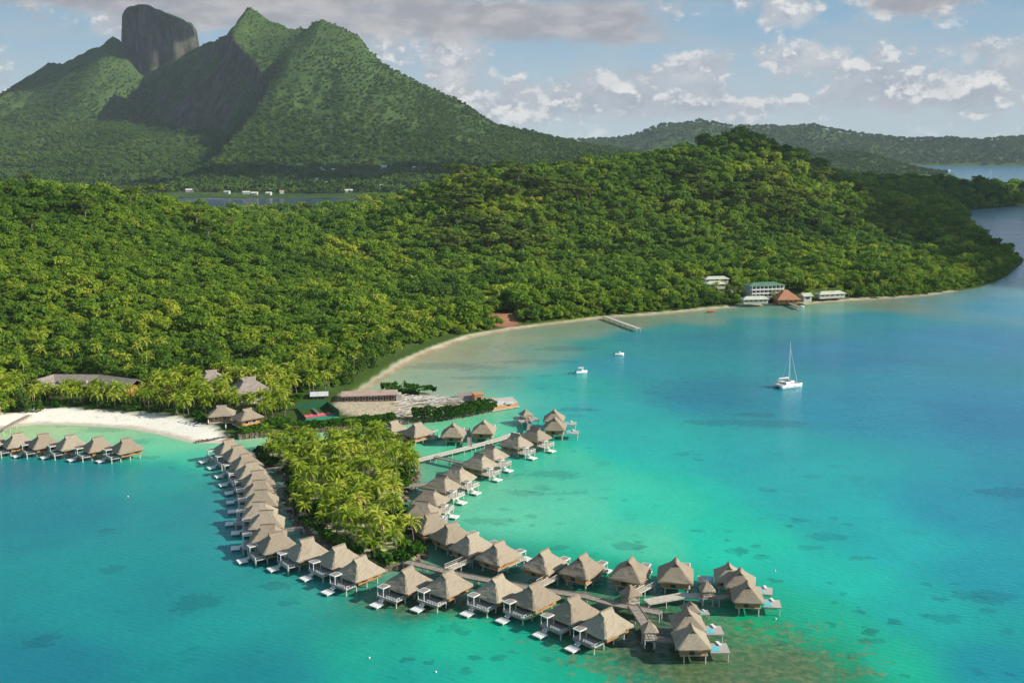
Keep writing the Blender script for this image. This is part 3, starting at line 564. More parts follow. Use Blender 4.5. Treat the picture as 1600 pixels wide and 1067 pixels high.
# ------------------------------------------------------------------ tree meshes
def leaf_quads(mb, rs, centres, normals, size, m=0, jit=0.6):
    n = len(centres); nr = normals + rs.normal(0, jit, (n, 3)); nr /= np.linalg.norm(nr, axis=1, keepdims=True)
    a = np.cross(nr, rs.normal(0, 1, (n, 3))); a /= np.linalg.norm(a, axis=1, keepdims=True) + 1e-9; b = np.cross(nr, a)
    s = size * rs.uniform(.6, 1.3, (n, 1))
    for c, u, v, k in zip(centres, a, b, s):
        u = u * k; v = v * k * .75; mb.add([c - u * .9 - v * .5, c + u * .2 - v, c + u, c + u * .1 + v], [(0, 1, 2, 3)], m)
def clump_crown(seed, lumps, n, leaf, flat=1.0, jit=.6):
    """leaf clusters over a few uneven lumps: (x,y,z,rx,rz)"""
    rs = np.random.default_rng(seed); mb = MB(); area = np.array([l[3] ** 2 for l in lumps]); cnt = (n * area / area.sum()).astype(int)
    for (x, y, z, rx, rz), k in zip(lumps, cnt):
        d = rs.normal(0, 1, (k, 3)); d[:, 2] = np.abs(d[:, 2]) * 1.1 - .35 * rs.random(k); d /= np.linalg.norm(d, axis=1, keepdims=True)
        r = rs.uniform(.78, 1.05, (k, 1)); c = np.array([x, y, z]) + d * r * np.array([rx, rx, rz])
        nn = d / np.array([rx, rx, rz]); nn /= np.linalg.norm(nn, axis=1, keepdims=True)
        leaf_quads(mb, rs, c, nn * np.array([1, 1, flat]), leaf, 0, jit)
    return mb
def broad_lumps(seed, r=3.2, h=6.0):
    rs = np.random.default_rng(seed); L = [(0, 0, h * .72, r * .72, r * .62)]
    for k in range(7):
        a = k * 2.4 + rs.uniform(0, .8); q = rs.uniform(.45, .72) * r; L.append((q * math.cos(a), q * math.sin(a), h * rs.uniform(.45, .85), r * rs.uniform(.34, .52), r * rs.uniform(.30, .46)))
    return L
def trunk_mb(h, r, limbs, seed, spread=1.0):
    rs = random.Random(seed); mb = MB(); mb.tube((0, 0, -.6), (.1, 0, h * .55), r, r * .65, 7)
    for k in range(limbs):
        a = k * 6.28 / limbs + rs.uniform(-.4, .4); mb.tube((.1, 0, h * rs.uniform(.36, .52)), (spread * math.cos(a), spread * math.sin(a), h * rs.uniform(.72, .9)), r * .5, r * .14, 5)
    return mb
def umbrella_lumps(seed, r=7.0, h=12.0):
    rs = np.random.default_rng(seed); L = []
    for k in range(9):
        a = k * 2.4 + rs.uniform(-.3, .3); q = r * (.12 + .62 * math.sqrt(k / 9.0)); L.append((q * math.cos(a), q * math.sin(a), h - .055 * q * q - rs.uniform(0, 1.6) , r * rs.uniform(.30, .46), rs.uniform(.7, 1.2)))
    return L
def palm_crown(seed, L=2.9, nf=19):
    rs = random.Random(seed); mb = MB()
    for k in range(nf):
        a = k * 2.39996 + rs.uniform(-.2, .2); el = R(78 - 92 * (k / nf) + rs.uniform(-8, 8)); ln = L * rs.uniform(.82, 1.12); p = Vector((0, 0, 0)); e = el; seg = 7; prev = None
        side = Vector((-math.sin(a), math.cos(a), 0)); roll = rs.uniform(-.35, .35)
        for s in range(seg + 1):
            tpos = s / seg; w_ = .44 * math.sin(math.pi * min(1, .12 + tpos * .88)) ** .6 + .02
            d = Vector((math.cos(a) * math.cos(e), math.sin(a) * math.cos(e), math.sin(e))); up = side.cross(d)
            if prev is not None:
                pp, pw, pup, pd = prev
                for sg in (-1, 1):   # leaflets droop from the rib, with gaps between them
                    o1 = (side * sg * math.cos(.5 + roll * sg) - pup * math.sin(.5 + roll * sg)); o2 = (side * sg * math.cos(.55 + roll * sg) - up * math.sin(.55 + roll * sg))
                    q = pp + (p - pp) * .78
                    mb.add([pp, q, q + o2 * w_ + d * .16, pp + o1 * pw * 1.05 + pd * .22], [(0, 1, 2, 3)])
            prev = (p.copy(), w_, up, d); p = p + d * (ln / seg); e -= R(17) * (.5 + tpos)
    for k in range(5):
        a = k * 1.3; mb.box((.22 * math.cos(a), .22 * math.sin(a), -.25), (.22, .22, .26), a)
    return mb
def palm_trunk(h, seed, lean=.5):
    rs = random.Random(seed); mb = MB(); a = rs.uniform(0, 6.28); pts = []
    for k in range(6):
        t_ = k / 5; pts.append((lean * math.cos(a) * (t_ ** 1.6) , lean * math.sin(a) * (t_ ** 1.6), -.4 + (h + .4) * t_))
    for k in range(5): mb.tube(pts[k], pts[k + 1], .19 - .02 * k, .17 - .02 * k, 6)
    return mb, pts[-1]
LIB = {}
def proto(kind, k, crown_mesh, trunk_mesh, top=(0, 0, 0)): LIB.setdefault(kind, []).append((crown_mesh, trunk_mesh, top))
for k in range(6):
    r, h = 3.0 + .25 * (k % 3), 5.6 + .5 * (k % 4)
    proto('broadleaf_tree', k, clump_crown(20 + k, broad_lumps(40 + k, r, h), 330, .56, 1.5, .95).mesh('crown', M['leaf']), trunk_mb(h, .22, 4, k).mesh('trunk', M['bark']))
for k in range(5):
    r, h = 6.2 + .5 * k, 11 + .7 * (k % 3)
    proto('umbrella_tree', k, clump_crown(60 + k, umbrella_lumps(70 + k, r, h), 640, .66, 1.6, .4).mesh('crown', M['umbrella']), trunk_mb(h * 1.05, .34, 6, k + 9, r * .55).mesh('trunk', M['bark']))
for k in range(6):
    h = 4.0 + .75 * (k % 4); tm, tp = palm_trunk(h, k, .3 + .35 * (k % 3)); proto('coconut_palm', k, palm_crown(90 + k, 2.9 + .2 * (k % 3), 16 + k % 4).mesh('crown', M['palm']), tm.mesh('trunk', M['bark']), tp)
for k in range(3):
    L = [(0, 0, 1.5 + 1.35 * j, (2.0 - .26 * j) * (1 + .1 * (k - 1)), 1.3) for j in range(6)]
    proto('ironwood_tree', k, clump_crown(130 + k, L, 420, .42, 1, .9).mesh('crown', M['pine']), trunk_mb(8.5, .2, 3, k + 40).mesh('trunk', M['bark']))
for k in range(3):
    proto('shrub', k, clump_crown(150 + k, [(0, 0, .7, 1.1, .9), (.8, .3, .5, .7, .6), (-.7, .2, .5, .8, .6), (.1, -.8, .5, .7, .6)], 130, .34).mesh('leaves', M['hedge']), None)
FAR = [clump_crown(170 + k, broad_lumps(180 + k, 5.2, 7.5 + k), 84, 1.9).mesh('far_crown', M['far_leaf']) for k in range(3)]

def plant(kind, k, x, y, z, sc, rz, label, group, cat):
    cm, tm, tp = LIB[kind][k % len(LIB[kind])]
    if tm is None:
        o = link(kind, cm); o.location = (x, y, z); o.rotation_euler = (0, 0, rz); o.scale = (sc,) * 3; return tag(o, label, cat, group)
    r = empty(kind, (x, y, z), rz, label, cat, group, sc); link('trunk', tm, r); c = link('crown', cm, r); c.location = tp; return r

# stuff: the forest past the few hundred nearest trees, as ONE object each, instanced from the crown meshes of its kind
def scatter(name, pts, meshes, label, cat, kind='stuff'):
    """pts: x y z scale rot; one object; its nodes place copies of the given crown meshes (kept as this object's own source pieces)"""
    me = bpy.data.meshes.new(name); n = len(pts); me.vertices.add(n); me.vertices.foreach_set('co', pts[:, :3].astype(np.float32).ravel())
    for nm, col_ in (('sc', 3), ('rot', 4)):
        a = me.attributes.new(nm, 'FLOAT', 'POINT'); a.data.foreach_set('value', pts[:, col_].astype(np.float32))
    o = link(name, me); tag(o, label, cat, None, kind)
    src = bpy.data.collections.new(name + '_source')
    for mm in meshes: src.objects.link(bpy.data.objects.new(name + '_piece', mm))
    g = bpy.data.node_groups.new(name, 'GeometryNodeTree'); g.interface.new_socket('Geometry', in_out='INPUT', socket_type='NodeSocketGeometry'); g.interface.new_socket('Geometry', in_out='OUTPUT', socket_type='NodeSocketGeometry')
    N = g.nodes; Lk = g.links; gi = N.new('NodeGroupInput'); go = N.new('NodeGroupOutput')
    ci = N.new('GeometryNodeCollectionInfo'); ci.inputs['Collection'].default_value = src; ci.inputs['Separate Children'].default_value = True; ci.inputs['Reset Children'].default_value = True
    ip = N.new('GeometryNodeInstanceOnPoints'); ip.inputs['Pick Instance'].default_value = True
    def attr(nm, typ='FLOAT'):
        q = N.new('GeometryNodeInputNamedAttribute'); q.data_type = typ; q.inputs[0].default_value = nm; return q.outputs[0]
    rv = N.new('FunctionNodeRandomValue'); rv.data_type = 'INT'; rv.inputs[4].default_value = 0; rv.inputs[5].default_value = len(meshes) - 1
    cx = N.new('ShaderNodeCombineXYZ'); Lk.new(attr('rot'), cx.inputs[2]); sx = N.new('ShaderNodeCombineXYZ'); sa = attr('sc')
    for i in range(3): Lk.new(sa, sx.inputs[i])
    Lk.new(gi.outputs[0], ip.inputs['Points']); Lk.new(ci.outputs[0], ip.inputs['Instance']); Lk.new(rv.outputs[2], ip.inputs['Instance Index'])
    e2r = N.new('FunctionNodeEulerToRotation'); Lk.new(cx.outputs[0], e2r.inputs[0]); Lk.new(e2r.outputs[0], ip.inputs['Rotation']); Lk.new(sx.outputs[0], ip.inputs['Scale'])
    Lk.new(ip.outputs[0], go.inputs[0]); md = o.modifiers.new('scatter', 'NODES'); md.node_group = g
    return o

# ------------------------------------------------------------------ where trees stand
def jitter(x0, x1, y0, y1, s):
    a, b = np.meshgrid(np.arange(x0, x1, s), np.arange(y0, y1, s)); a = a + rng.uniform(-.45, .45, a.shape) * s; b = b + rng.uniform(-.45, .45, b.shape) * s
    return a.ravel(), b.ravel()
def in_view(x, y, z, mx=220, my=140):
    px, py = project(x, y, z); return (px > -mx) & (px < 1600 + mx) & (py < 1067 + my) & (y > 60)
def visible(x, y, z, hfun, slack):
    """drop trees well hidden behind a ridge (with slack, so a step aside still shows them)"""
    best = np.full(x.shape, -9.0); r = np.hypot(x, y)
    for tt in np.linspace(.25, .97, 26):
        xx, yy = x * tt, y * tt; best = np.maximum(best, (hfun(xx, yy) - CAMZ) / (r * tt))
    return (z + slack - CAMZ) / r > best
# open places nothing grows on
def near_pt(px, py, z=3.0): return np.array(at(px, py, z))
CLEAR = [outline(q, 2.5) for q in [
    [(45, 620), (48, 600), (84, 596), (155, 596), (222, 604), (222, 622), (150, 615), (84, 615)], [(316, 618), (318, 602), (344, 602), (346, 618)], [(368, 634), (370, 614), (410, 614), (412, 632)], [(328, 670), (328, 648), (402, 646), (404, 668)],
    [(455, 664), (452, 632), (480, 618), (520, 616), (540, 640), (820, 618), (815, 645), (640, 660)], [(1099, 466), (1101, 446), (1141, 446), (1140, 466)], [(1142, 464), (1142, 460), (1158, 460), (1158, 464)], [(1158, 475), (1160, 468), (1206, 468), (1206, 475)], [(1166, 468), (1168, 455), (1230, 454), (1232, 466)], [(1212, 478), (1214, 464), (1250, 463), (1254, 478)], [(1256, 471), (1276, 460), (1326, 458), (1326, 466), (1272, 471)], [(768, 505), (772, 497), (802, 497), (806, 505)]]]
def clear(x, y, pad=1.0):
    k = np.ones(x.shape, bool)
    for c in CLEAR: k &= sdist(x, y, c) < -pad
    return k
# umbrella trees: the broad flat crowns of the middle slope (each its own thing)
UM = []
x, y = jitter(-60, 420, 400, 1250, 14.0); z = near_h(x, y); px, py = project(x, y, z + 10)
dens_u = 0.50 * (px > 520) * (px < 1250) * sstep(py * 1.0, 250, 300) * (1 - sstep(py, 445, 480)) + .16
dens_u = dens_u * (fbm(x, y, 120, 2, 77) > .38); k = (z > 7) & (sdist(x, y, SPIT) < -15) & in_view(x, y, z) & (rng.random(x.shape) < dens_u) & clear(x, y, 6)
x, y, z = x[k], y[k], z[k]; k = visible(x, y, z, near_h, 14); x, y, z = x[k], y[k], z[k]
xl, yl = jitter(-420, -60, 420, 860, 22); zl = near_h(xl, yl); k = (zl > 30) & in_view(xl, yl, zl) & (rng.random(xl.shape) < .13); x, y, z = np.r_[x, xl[k]], np.r_[y, yl[k]], np.r_[z, zl[k]]
o_ = np.argsort(y)[:300]; x, y, z = x[o_], y[o_], z[o_]
U = np.stack([x, y], -1)
for i in range(len(x)):
    plant('umbrella_tree', i * 3 + i // 7, x[i], y[i], z[i] + .3, rng.uniform(.85, 1.55), rng.uniform(0, 6.28), 'broad flat-crowned olive green tree standing above the forested hillside', 'umbrella trees on the near hill', 'tree')
# palms: islet, resort grove, shoreline
PL = []
def on_islet_open(x, y): return ~((np.hypot(x - at(640, 862, 1)[0], y - at(640, 862, 1)[1]) < 3.5))
x, y = jitter(-95, -15, 200, 372, 3.7); s_ = sdist(x, y, ISLET); k = (s_ > 1.6) & on_islet_open(x, y) & (rng.random(x.shape) < .93); PL += [(a, b, 1.2, 0) for a, b in zip(x[k], y[k])]
GROVE = outline([(-40, 640), (-40, 612), (60, 606), (216, 612), (300, 600), (330, 600), (420, 600), (470, 620), (450, 652), (404, 668), (372, 668), (326, 652), (280, 650), (200, 640), (100, 634)], 2.0)
x, y = jitter(-340, -60, 300, 470, 3.9); s_ = sdist(x, y, GROVE); z = near_h(x, y); k = (s_ > .5) & (z > 1.1) & clear(x, y, 1.5) & (rng.random(x.shape) < .86); PL += [(a, b, c, 1) for a, b, c in zip(x[k], y[k], z[k])]
x, y = jitter(-340, -70, 400, 470, 9); z = near_h(x, y); k = (z > 2) & clear(x, y, 2) & (rng.random(x.shape) < .4); PL += [(a, b, c, 1) for a, b, c in zip(x[k], y[k], z[k])]
x, y = jitter(-110, 420, 360, 900, 6); s_ = sdist(x, y, NEAR); z = near_h(x, y, s_); pr = np.where(s_ < 34, .55, .0) + .10 * (z < 26) * (fbm(x, y, 60, 2, 33) > .5); pr = np.where(x < 60, pr * .55, pr)
k = (s_ > 10) & (z > 1) & clear(x, y, 1.5) & (sdist(x, y, SPIT) < -6) & (rng.random(x.shape) < pr) & in_view(x, y, z); PS = [(a, b, c, 2) for a, b, c in zip(x[k], y[k], z[k])]
PL = np.array(PL + PS); rr_ = np.hypot(PL[:, 0], PL[:, 1]); PL = PL[np.argsort(rr_)]; NP_ = 300
PLAB = {0: ('yellow green coconut palm growing on the small palm islet', 'coconut palms of the islet'), 1: ('coconut palm in the grove behind the white beach', 'coconut palms behind the white beach'), 2: ('coconut palm on the shore of the long curved bay', 'coconut palms along the curved bay')}
for i, (x, y, z, c) in enumerate(PL[:NP_]):
    lb, gp = PLAB[int(c)]; plant('coconut_palm', i * 5 + i // 6, x, y, z - .1, rng.uniform(.82, 1.2), rng.uniform(0, 6.28), lb, gp, 'palm tree')
rest = PL[NP_:]
# whole palms (trunk and crown) for the distant shore
pm = []
for cm, tm, tp in LIB['coconut_palm'][:4]:
    bm_ = MB(); 
    for me, off, mi in ((cm, tp, 0), (tm, (0, 0, 0), 1)): bm_.add([tuple(np.array(v.co) + np.array(off)) for v in me.vertices], [tuple(p.vertices) for p in me.polygons], mi)
    pm.append(bm_.mesh('palm', [M['palm'], M['bark']]))
PTS = np.c_[rest[:, :3], rng.uniform(.85, 1.3, len(rest)), rng.uniform(0, 6.28, len(rest))]; PTS[:, 2] -= .1
FP = [at(px, py, 1.0) for px, py in [(1098, 462), (1112, 466), (1126, 462), (1138, 468), (1150, 470), (1158, 471), (1166, 469), (1178, 470), (1190, 471), (1204, 469), (1210, 472), (1252, 471), (1262, 470), (1272, 469), (1284, 467), (1298, 468), (1310, 466), (1326, 466), (1120, 455), (1146, 458), (1232, 460)]]
PTS = np.r_[PTS, [[a, b, float(near_h(np.array([a]), np.array([b]))[0]) - .1, rng.uniform(.8, 1.25), rng.uniform(0, 6.28)] for a, b in FP]]
scatter('palm_belt', PTS, pm, 'belt of coconut palms along the far curved shore', 'palms')
# broadleaf forest
def forest_pts(x0, x1, y0, y1, s, seed):
    x, y = jitter(x0, x1, y0, y1, s); sd = sdist(x, y, NEAR); z = near_h(x, y, sd); k = (sd > np.where(x > 240, 1.5, 3.5 + 5.5 * vnoise(x / 9, y / 9, 3) + 6.5 * ((x > -110) & (x < -5) & (y < 540)))) & (z > np.where(x > 240, .12, .35)) & in_view(x, y, z) & clear(x, y, 2.5)
    k &= ~((sdist(x, y, GROVE) > -1)); k &= sdist(x, y, BEACH) < -2; k &= (sdist(x, y, SPIT) < -8)
    x, y, z, sd = x[k], y[k], z[k], sd[k]; k = visible(x, y, z, near_h, 13); return x[k], y[k], z[k], sd[k]
f1 = forest_pts(-420, 560, 340, 780, 3.3, 1); f2 = forest_pts(-700, 900, 780, 1260, 4.5, 2); f3 = forest_pts(-900, 1400, 1260, 2730, 9.0, 3)
x, y, z, sdf = [np.concatenate([a, b, c]) for a, b, c in zip(f1, f2, f3)]
sc = np.where(y < 780, rng.uniform(.48, .95, x.shape), np.where(y < 1260, rng.uniform(.6, 1.15, x.shape), rng.uniform(1.2, 2.0, x.shape)))
big = rng.random(x.shape) < .11; sc = np.where(big, sc * rng.uniform(1.5, 2.1, x.shape), sc * rng.uniform(.8, 1.15, x.shape)) * np.clip(sdf / 10, .6, 1) * (.8 + .5 * fbm(x, y, 45, 2, 19)) * np.where(x / y < -.17, .80, .98)
gr = np.exp(-((x - (330 + (870 - y / S) * 0.20)) / 14) ** 2) * ((y > 600 * S) & (y < 880 * S)); k = rng.random(x.shape) > gr * .72
under_u = np.zeros(x.shape, bool)
for a, b in U: under_u |= (np.abs(x - a) < 3.5) & (np.abs(y - b) < 3.5)
k &= ~under_u | (rng.random(x.shape) < .3)
x, y, z, sc = x[k], y[k], z[k], sc[k]; o_ = np.argsort(np.hypot(x, y) / sc); x, y, z, sc = x[o_], y[o_], z[o_], sc[o_]
for i in range(300):
    plant('broadleaf_tree', i * 5 + i // 5, x[i], y[i], z[i] - .4, sc[i], rng.uniform(0, 6.28), 'bushy green broadleaf tree at the foot of the near hill', 'broadleaf trees at the hill foot', 'tree')
P_ = np.c_[x, y, z - .5, sc, rng.uniform(0, 6.28, x.shape)][300:]
scatter('hill_forest', P_, [q[0] for q in LIB['broadleaf_tree']], 'dense green forest covering the near hills', 'forest')
IW = [(552, 588), (560, 582), (566, 576), (548, 596), (574, 570), (580, 564), (570, 566), (540, 598), (556, 574), (546, 582), (590, 558), (584, 572), (598, 552), (576, 558), (30, 640), (36, 636), (44, 642), (62, 641)]
for i, (px, py) in enumerate(IW):
    a, b = at(px, py, 2.0); plant('ironwood_tree', i, a, b, float(near_h(np.array([a]), np.array([b]))[0]) - .2, rng.uniform(.75, 1.1), rng.uniform(0, 6.28), ['feathery pale green ironwood tree by the near end of the curved beach', 'feathery ironwood tree at the left end of the white beach'][i > 13], ['ironwood trees by the curved beach', 'ironwood trees by the white beach'][i > 13], 'tree')
print('UMB', len(U), 'PALMS', len(PL), 'FOREST', len(P_))
# mountain and far-hill forest
x, y = jitter(-2850, 900, 1540 * S, 2900 * S, 13); z = mount_h(x, y); s_ = mount_h(x, y, MS); k = (z > 1.5) & in_view(x, y, z, 150) & (s_ < 1.15 + .5 * fbm(x, y, 60, 2, 4)); x, y, z, s_ = x[k], y[k], z[k], s_[k]
k = visible(x, y, z, mount_h, 25); x, y, z, s_ = x[k], y[k], z[k], s_[k]
sc = rng.uniform(.5, 1.5, x.shape) * (1.08 - .62 * np.clip(z / 520, 0, 1)); P_ = np.c_[x, y, z - 1.5, sc, rng.uniform(0, 6.28, x.shape)]
P_ = P_[rng.random(len(P_)) < .30 + .70 * sstep(fbm(P_[:, 0], P_[:, 1], 85, 4, 91), .34, .50)]
scatter('mountain_forest', P_, FAR, 'dark green forest on the mountain slopes', 'forest'); print('MOUNT', len(P_))
x, y = jitter(0, 4300, 3800 * S, 4600 * S, 32); i_ = np.clip(((x - FX[0]) / 22).astype(int), 0, len(FX) - 1); j_ = np.clip(((y - FY[0]) / 40).astype(int), 0, len(FY) - 1); z = FZ[j_, i_]; k = (z > 2) & in_view(x, y, z, 150); x, y, z = x[k], y[k], z[k]
P_ = np.c_[x, y, z - 3, rng.uniform(1.5, 2.6, x.shape), rng.uniform(0, 6.28, x.shape)]; 
k = (WPZ > 1.5) & (rng.random(WPX.shape) < .85); Q_ = np.c_[WPX[k] + rng.uniform(-6, 6, k.sum()), WPY[k] + rng.uniform(-8, 8, k.sum()), WPZ[k] - 2, rng.uniform(.7, 1.5, k.sum()), rng.uniform(0, 6.28, k.sum())]; P_ = np.r_[P_, Q_]
scatter('far_forest', P_, FAR, 'forest on the low hills across the lagoon', 'forest'); print('FAR', len(P_))

# ------------------------------------------------------------------ overwater bungalows
def thatch_roof(mb, Lx, Wy, ze, zr, ridge, seed, rows=9, over=.5, gab=.78):
    """concave hipped thatch; gab = level where the hip end stops under the small gable"""
    rs = random.Random(seed); rings = []
    def ring(hx, hy, z, jit):
        pts = []; c = min(hx, hy) * .10
        cor = [(hx, -hy + c), (hx, hy - c), (hx - c, hy), (-hx + c, hy), (-hx, hy - c), (-hx, -hy + c), (-hx + c, -hy), (hx - c, -hy)]
        for i in range(8):
            a, b = cor[i], cor[(i + 1) % 8]; n = 5 if i % 2 == 0 else 1
            for k in range(n): t = k / n; pts.append((a[0] + (b[0] - a[0]) * t + rs.uniform(-jit, jit), a[1] + (b[1] - a[1]) * t + rs.uniform(-jit, jit), z + rs.uniform(-jit, jit)))
        return pts
    e = lambda u: (1 - u) ** 1.35
    gz = ze + (zr - ze) * gab; gx = ridge - .05; ug = 1 - (1 - gab) ** (1 / 1.0)
    for k in range(rows + 1):
        u = k / rows * gab; f = (1 - u) ** 1.06
        hx = gx + (Lx - gx) * ((1 - u / gab) ** 1.06); hy = Wy * f
        rings.append(ring(hx, hy, ze + (zr - ze) * u, .045 if k else .09))
    low = ring(Lx - .06, Wy - .06, ze - .32, .10); inn = ring(Lx - .6, Wy - .6, ze - .12, 0.0)
    allr = [inn, low] + rings; n = len(low); o = len(mb.v)
    for r in allr: mb.v += r
    for j in range(len(allr) - 1):
        for i in range(n): mb.f.append((o + j * n + i, o + j * n + (i + 1) % n, o + (j + 1) * n + (i + 1) % n, o + (j + 1) * n + i)); mb.m.append(0)
    # top: side planes run on to the ridge and overhang the gable a little
    hyt = Wy * (1 - gab) ** 1.06; rx = ridge + over
    zt = ze + (zr - ze) * gab
    for sg in (-1, 1):
        a = [(-gx - .14, sg * (hyt + .12), zt - .10), (gx + .14, sg * (hyt + .12), zt - .10), (rx, sg * .0, zr + .08), (-rx, sg * .0, zr + .08)]
        b = [(p[0], p[1] - sg * .22, p[2] - .12) for p in a]
        q = a + b; fs = [(0, 1, 2, 3), (7, 6, 5, 4), (0, 4, 5, 1), (1, 5, 6, 2), (3, 7, 4, 0)]
        mb.add(q, fs if sg < 0 else [tuple(reversed(f)) for f in fs])
    mb.add([(-gx - .02, -hyt, zt), (-gx - .02, hyt, zt), (gx + .02, hyt, zt), (gx + .02, -hyt, zt)], [(0, 1, 2, 3)])
    return gx, hyt, zt
def gable_mb(gx, hyt, zt, zr):
    mb = MB()
    for sg in (-1, 1): mb.add([(sg * (gx - .05), -hyt, zt), (sg * (gx - .05), hyt, zt), (sg * (gx + .12), 0, zr)], [(0, 1, 2) if sg > 0 else (2, 1, 0)])
    return mb
def make_bungalow(kind='standard', seed=1):
    root = empty('overwater_bungalow', (0, 0, -500)); ze, zr = 3.05, 6.35
    mb = MB(); gx, hy, zt = thatch_roof(mb, 4.25, 3.8, ze, zr, 1.5, seed, over=.28, gab=.79); rf = mb.build('roof', M['thatch'], root)
    gable_mb(gx, hy, zt, zr).build('gable_vent', M['dark_wood'], rf); rc = MB(); rc.tube((-1.7, 0, zr + .02), (-.6, .03, zr + .06), .15, .17); rc.tube((-.6, .03, zr + .06), (1.74, 0, zr + .04), .17, .14); rc.build('ridge_cap', M['old_thatch'], rf)
    MB().box((-.25, 0, 2.55), (6.3, 5.7, 1.9)).build('wall', M['timber'], root)
    for cxx, cyy, rz, wd in [(-1.8, -2.86, 0, 1.1), (1.2, -2.86, 0, 1.5), (-1.8, 2.86, 0, 1.1), (1.2, 2.86, 0, 1.5)]:
        fr = MB().box((cxx, cyy, 2.45), (wd, .08, .95)).build('window', M['dark_wood'], root); MB().box((cxx, cyy * 1.012, 2.45), (wd - .22, .07, .75)).build('pane', M['glass'], fr)
    MB().box((2.92, 0, 2.45), (.08, 4.2, 1.65)).build('patio_door', M['glass'], root)
    MB().box((-3.43, .4, 2.45), (.08, 1.1, 1.7)).build('door', M['dark_wood'], root)
    if kind == 'standard': MB().box((1.2, -.4, 1.48), (9.4, 5.6, .20)).box((5.83, -.4, 1.34), (.14, 5.6, .36)).build('deck', M['deck'], root)
    else: MB().box((.1, 0, 1.48), (7.6, 6.0, .22)).build('deck', M['deck'], root)
    if kind == 'suite':
        MB().box((-.4, -5.9, 1.45), (4.4, 4.2, .28)).build('side_deck', M['deck'], root); MB().box((-.9, -4.9, 1.63), (2.3, 1.9, .12)).build('plunge_pool', M['pool'], root); MB().box((1.3, -6.2, 1.78), (1.7, .7, .22), .3).build('daybed', M['white'], root)
        for a, b in ((-2.2, -7.6), (1.4, -7.6)): MB().tube((a, b, -3), (a, b, 1.3), .15, n=6).build('stilt', M['post'], root)
    else:
        mb = MB(); mb.box((5.75, .9, 2.15), (.07, 2.9, .07)).box((5.75, .9, 1.9), (.05, 2.9, .05)).box((4.6, 2.3, 2.15), (2.3, .07, .07))
        for q in range(5): mb.box((5.75, -.5 + q * .7, 1.85), (.07, .07, .55))
        for q in range(4): mb.box((3.5 + q * .72, 2.3, 1.85), (.07, .07, .55))
        mb.build('railing', M['white'], root)
        can = MB().box((4.85, -2.2, 3.40), (2.1, 1.9, .16)).build('canopy', M['white'], root); MB().box((4.85, -2.2, 3.495), (1.7, 1.5, .03)).build('canopy_top', M['roof_grey'], can)
        for px_, py_ in ((3.95, -3.0), (5.75, -3.0), (3.95, -1.4), (5.75, -1.4)): MB().box((px_, py_, 2.45), (.11, .11, 1.74)).build('canopy_post', M['white'], can)
        st = MB()
        for q in range(4): st.box((6.0 + q * .22, -1.4, 1.3 - q * .22), (.30, .9, .07))
        st.box((6.35, -1.83, 1.0), (.95, .05, .10)).box((6.35, -.97, 1.0), (.95, .05, .10)); st.build('stairs', M['white'], root)
        MB().box((7.6, -1.6, .48), (2.1, 2.3, .22)).build('swim_platform', M['white'], root)
        for a, b in ((6.8, -2.5), (8.4, -2.5), (8.4, -.7)): MB().tube((a, b, -2.5), (a, b, .38), .10, n=6).build('stilt', M['post'], root)
    for a, b in ((-3.0, -2.6), (-3.0, 2.0), (0, -2.6), (0, 2.0), (2.9, -2.6), (2.9, 2.0)) + (((5.6, -2.6), (5.6, 2.0)) if kind == 'standard' else ()): MB().tube((a, b, -3), (a, b, 1.40), .17, n=6).build('stilt', M['post'], root)
    return reg(root)
BUN = [make_bungalow('standard', q) for q in (1, 2, 4)]; SUI = make_bungalow('suite', 3)
ORD = ['first', 'second', 'third', 'fourth', 'fifth', 'sixth', 'seventh', 'eighth', 'ninth', 'tenth', 'eleventh', 'twelfth']
ROWS = [
    ('bungalows in the row off the white beach', 'thatched bungalow {} from the right in the short row off the white beach', 222, [(197, 684), (152, 682), (110, 679), (67, 677), (27, 676), (-14, 676)]),
    ('bungalows along the left side of the palm islet', 'thatched bungalow {} from the white beach in the row left of the islet', 196,
     [(357, 686, 216), (371, 695, 214), (384, 708, 212), (392, 721, 208), (402, 734, 203), (405, 749, 197), (408, 764, 192), (405, 783, 188), (416, 796, 190), (418, 818, 191)]),
    ('bungalows below the palm islet', 'thatched bungalow with swim platform, {} from left in the row below the islet', 206, [(431, 830, 212), (479, 840, 217), (529, 851, 224), (562, 869, 229)]),
    ('bungalows of the near front row', 'thatched bungalow with white canopy, {} from the islet in the nearest row', 208, [(636, 886, 233), (699, 892, 233), (777, 899, 231), (835, 910, 227), (895, 931, 225), (947, 951, 224)]),
    ('bungalows right of the palm islet', 'thatched bungalow {} from the lookout pavilion in the row right of the islet', 15,
     [(836, 667, 322), (806, 677, 322), (767, 695, 324), (749, 708, 324), (714, 727, 326), (690, 741, 328), (671, 763, 338), (660, 782, 350), (674, 801, 28), (705, 816, 40), (737, 832, 46), (779, 846, 49)]),
    ('bungalows behind the walkway', 'thatched bungalow {} from the left in the row behind the long walkway', 60, [(850, 859, 54), (910, 866, 56), (985, 872, 68), (1056, 874, 80)]),
    ('bungalows by the channel', 'thatched bungalow {} from the islet in the row over the green channel', 60, [(615, 657, 46), (652, 660, 45), (708, 661, 88), (756, 656, 84)])]
for grp, lab, hd, pts in ROWS:
    for i, p_ in enumerate(pts):
        a = R(p_[2] if len(p_) > 2 else hd + rng.uniform(-2, 2)); x, y = at(p_[0], p_[1], 7.0)
        dup(BUN[(i * 2 + len(grp)) % 3], (x, y, 0), a, lab.format(ORD[i]), grp, 1.08, 'bungalow')
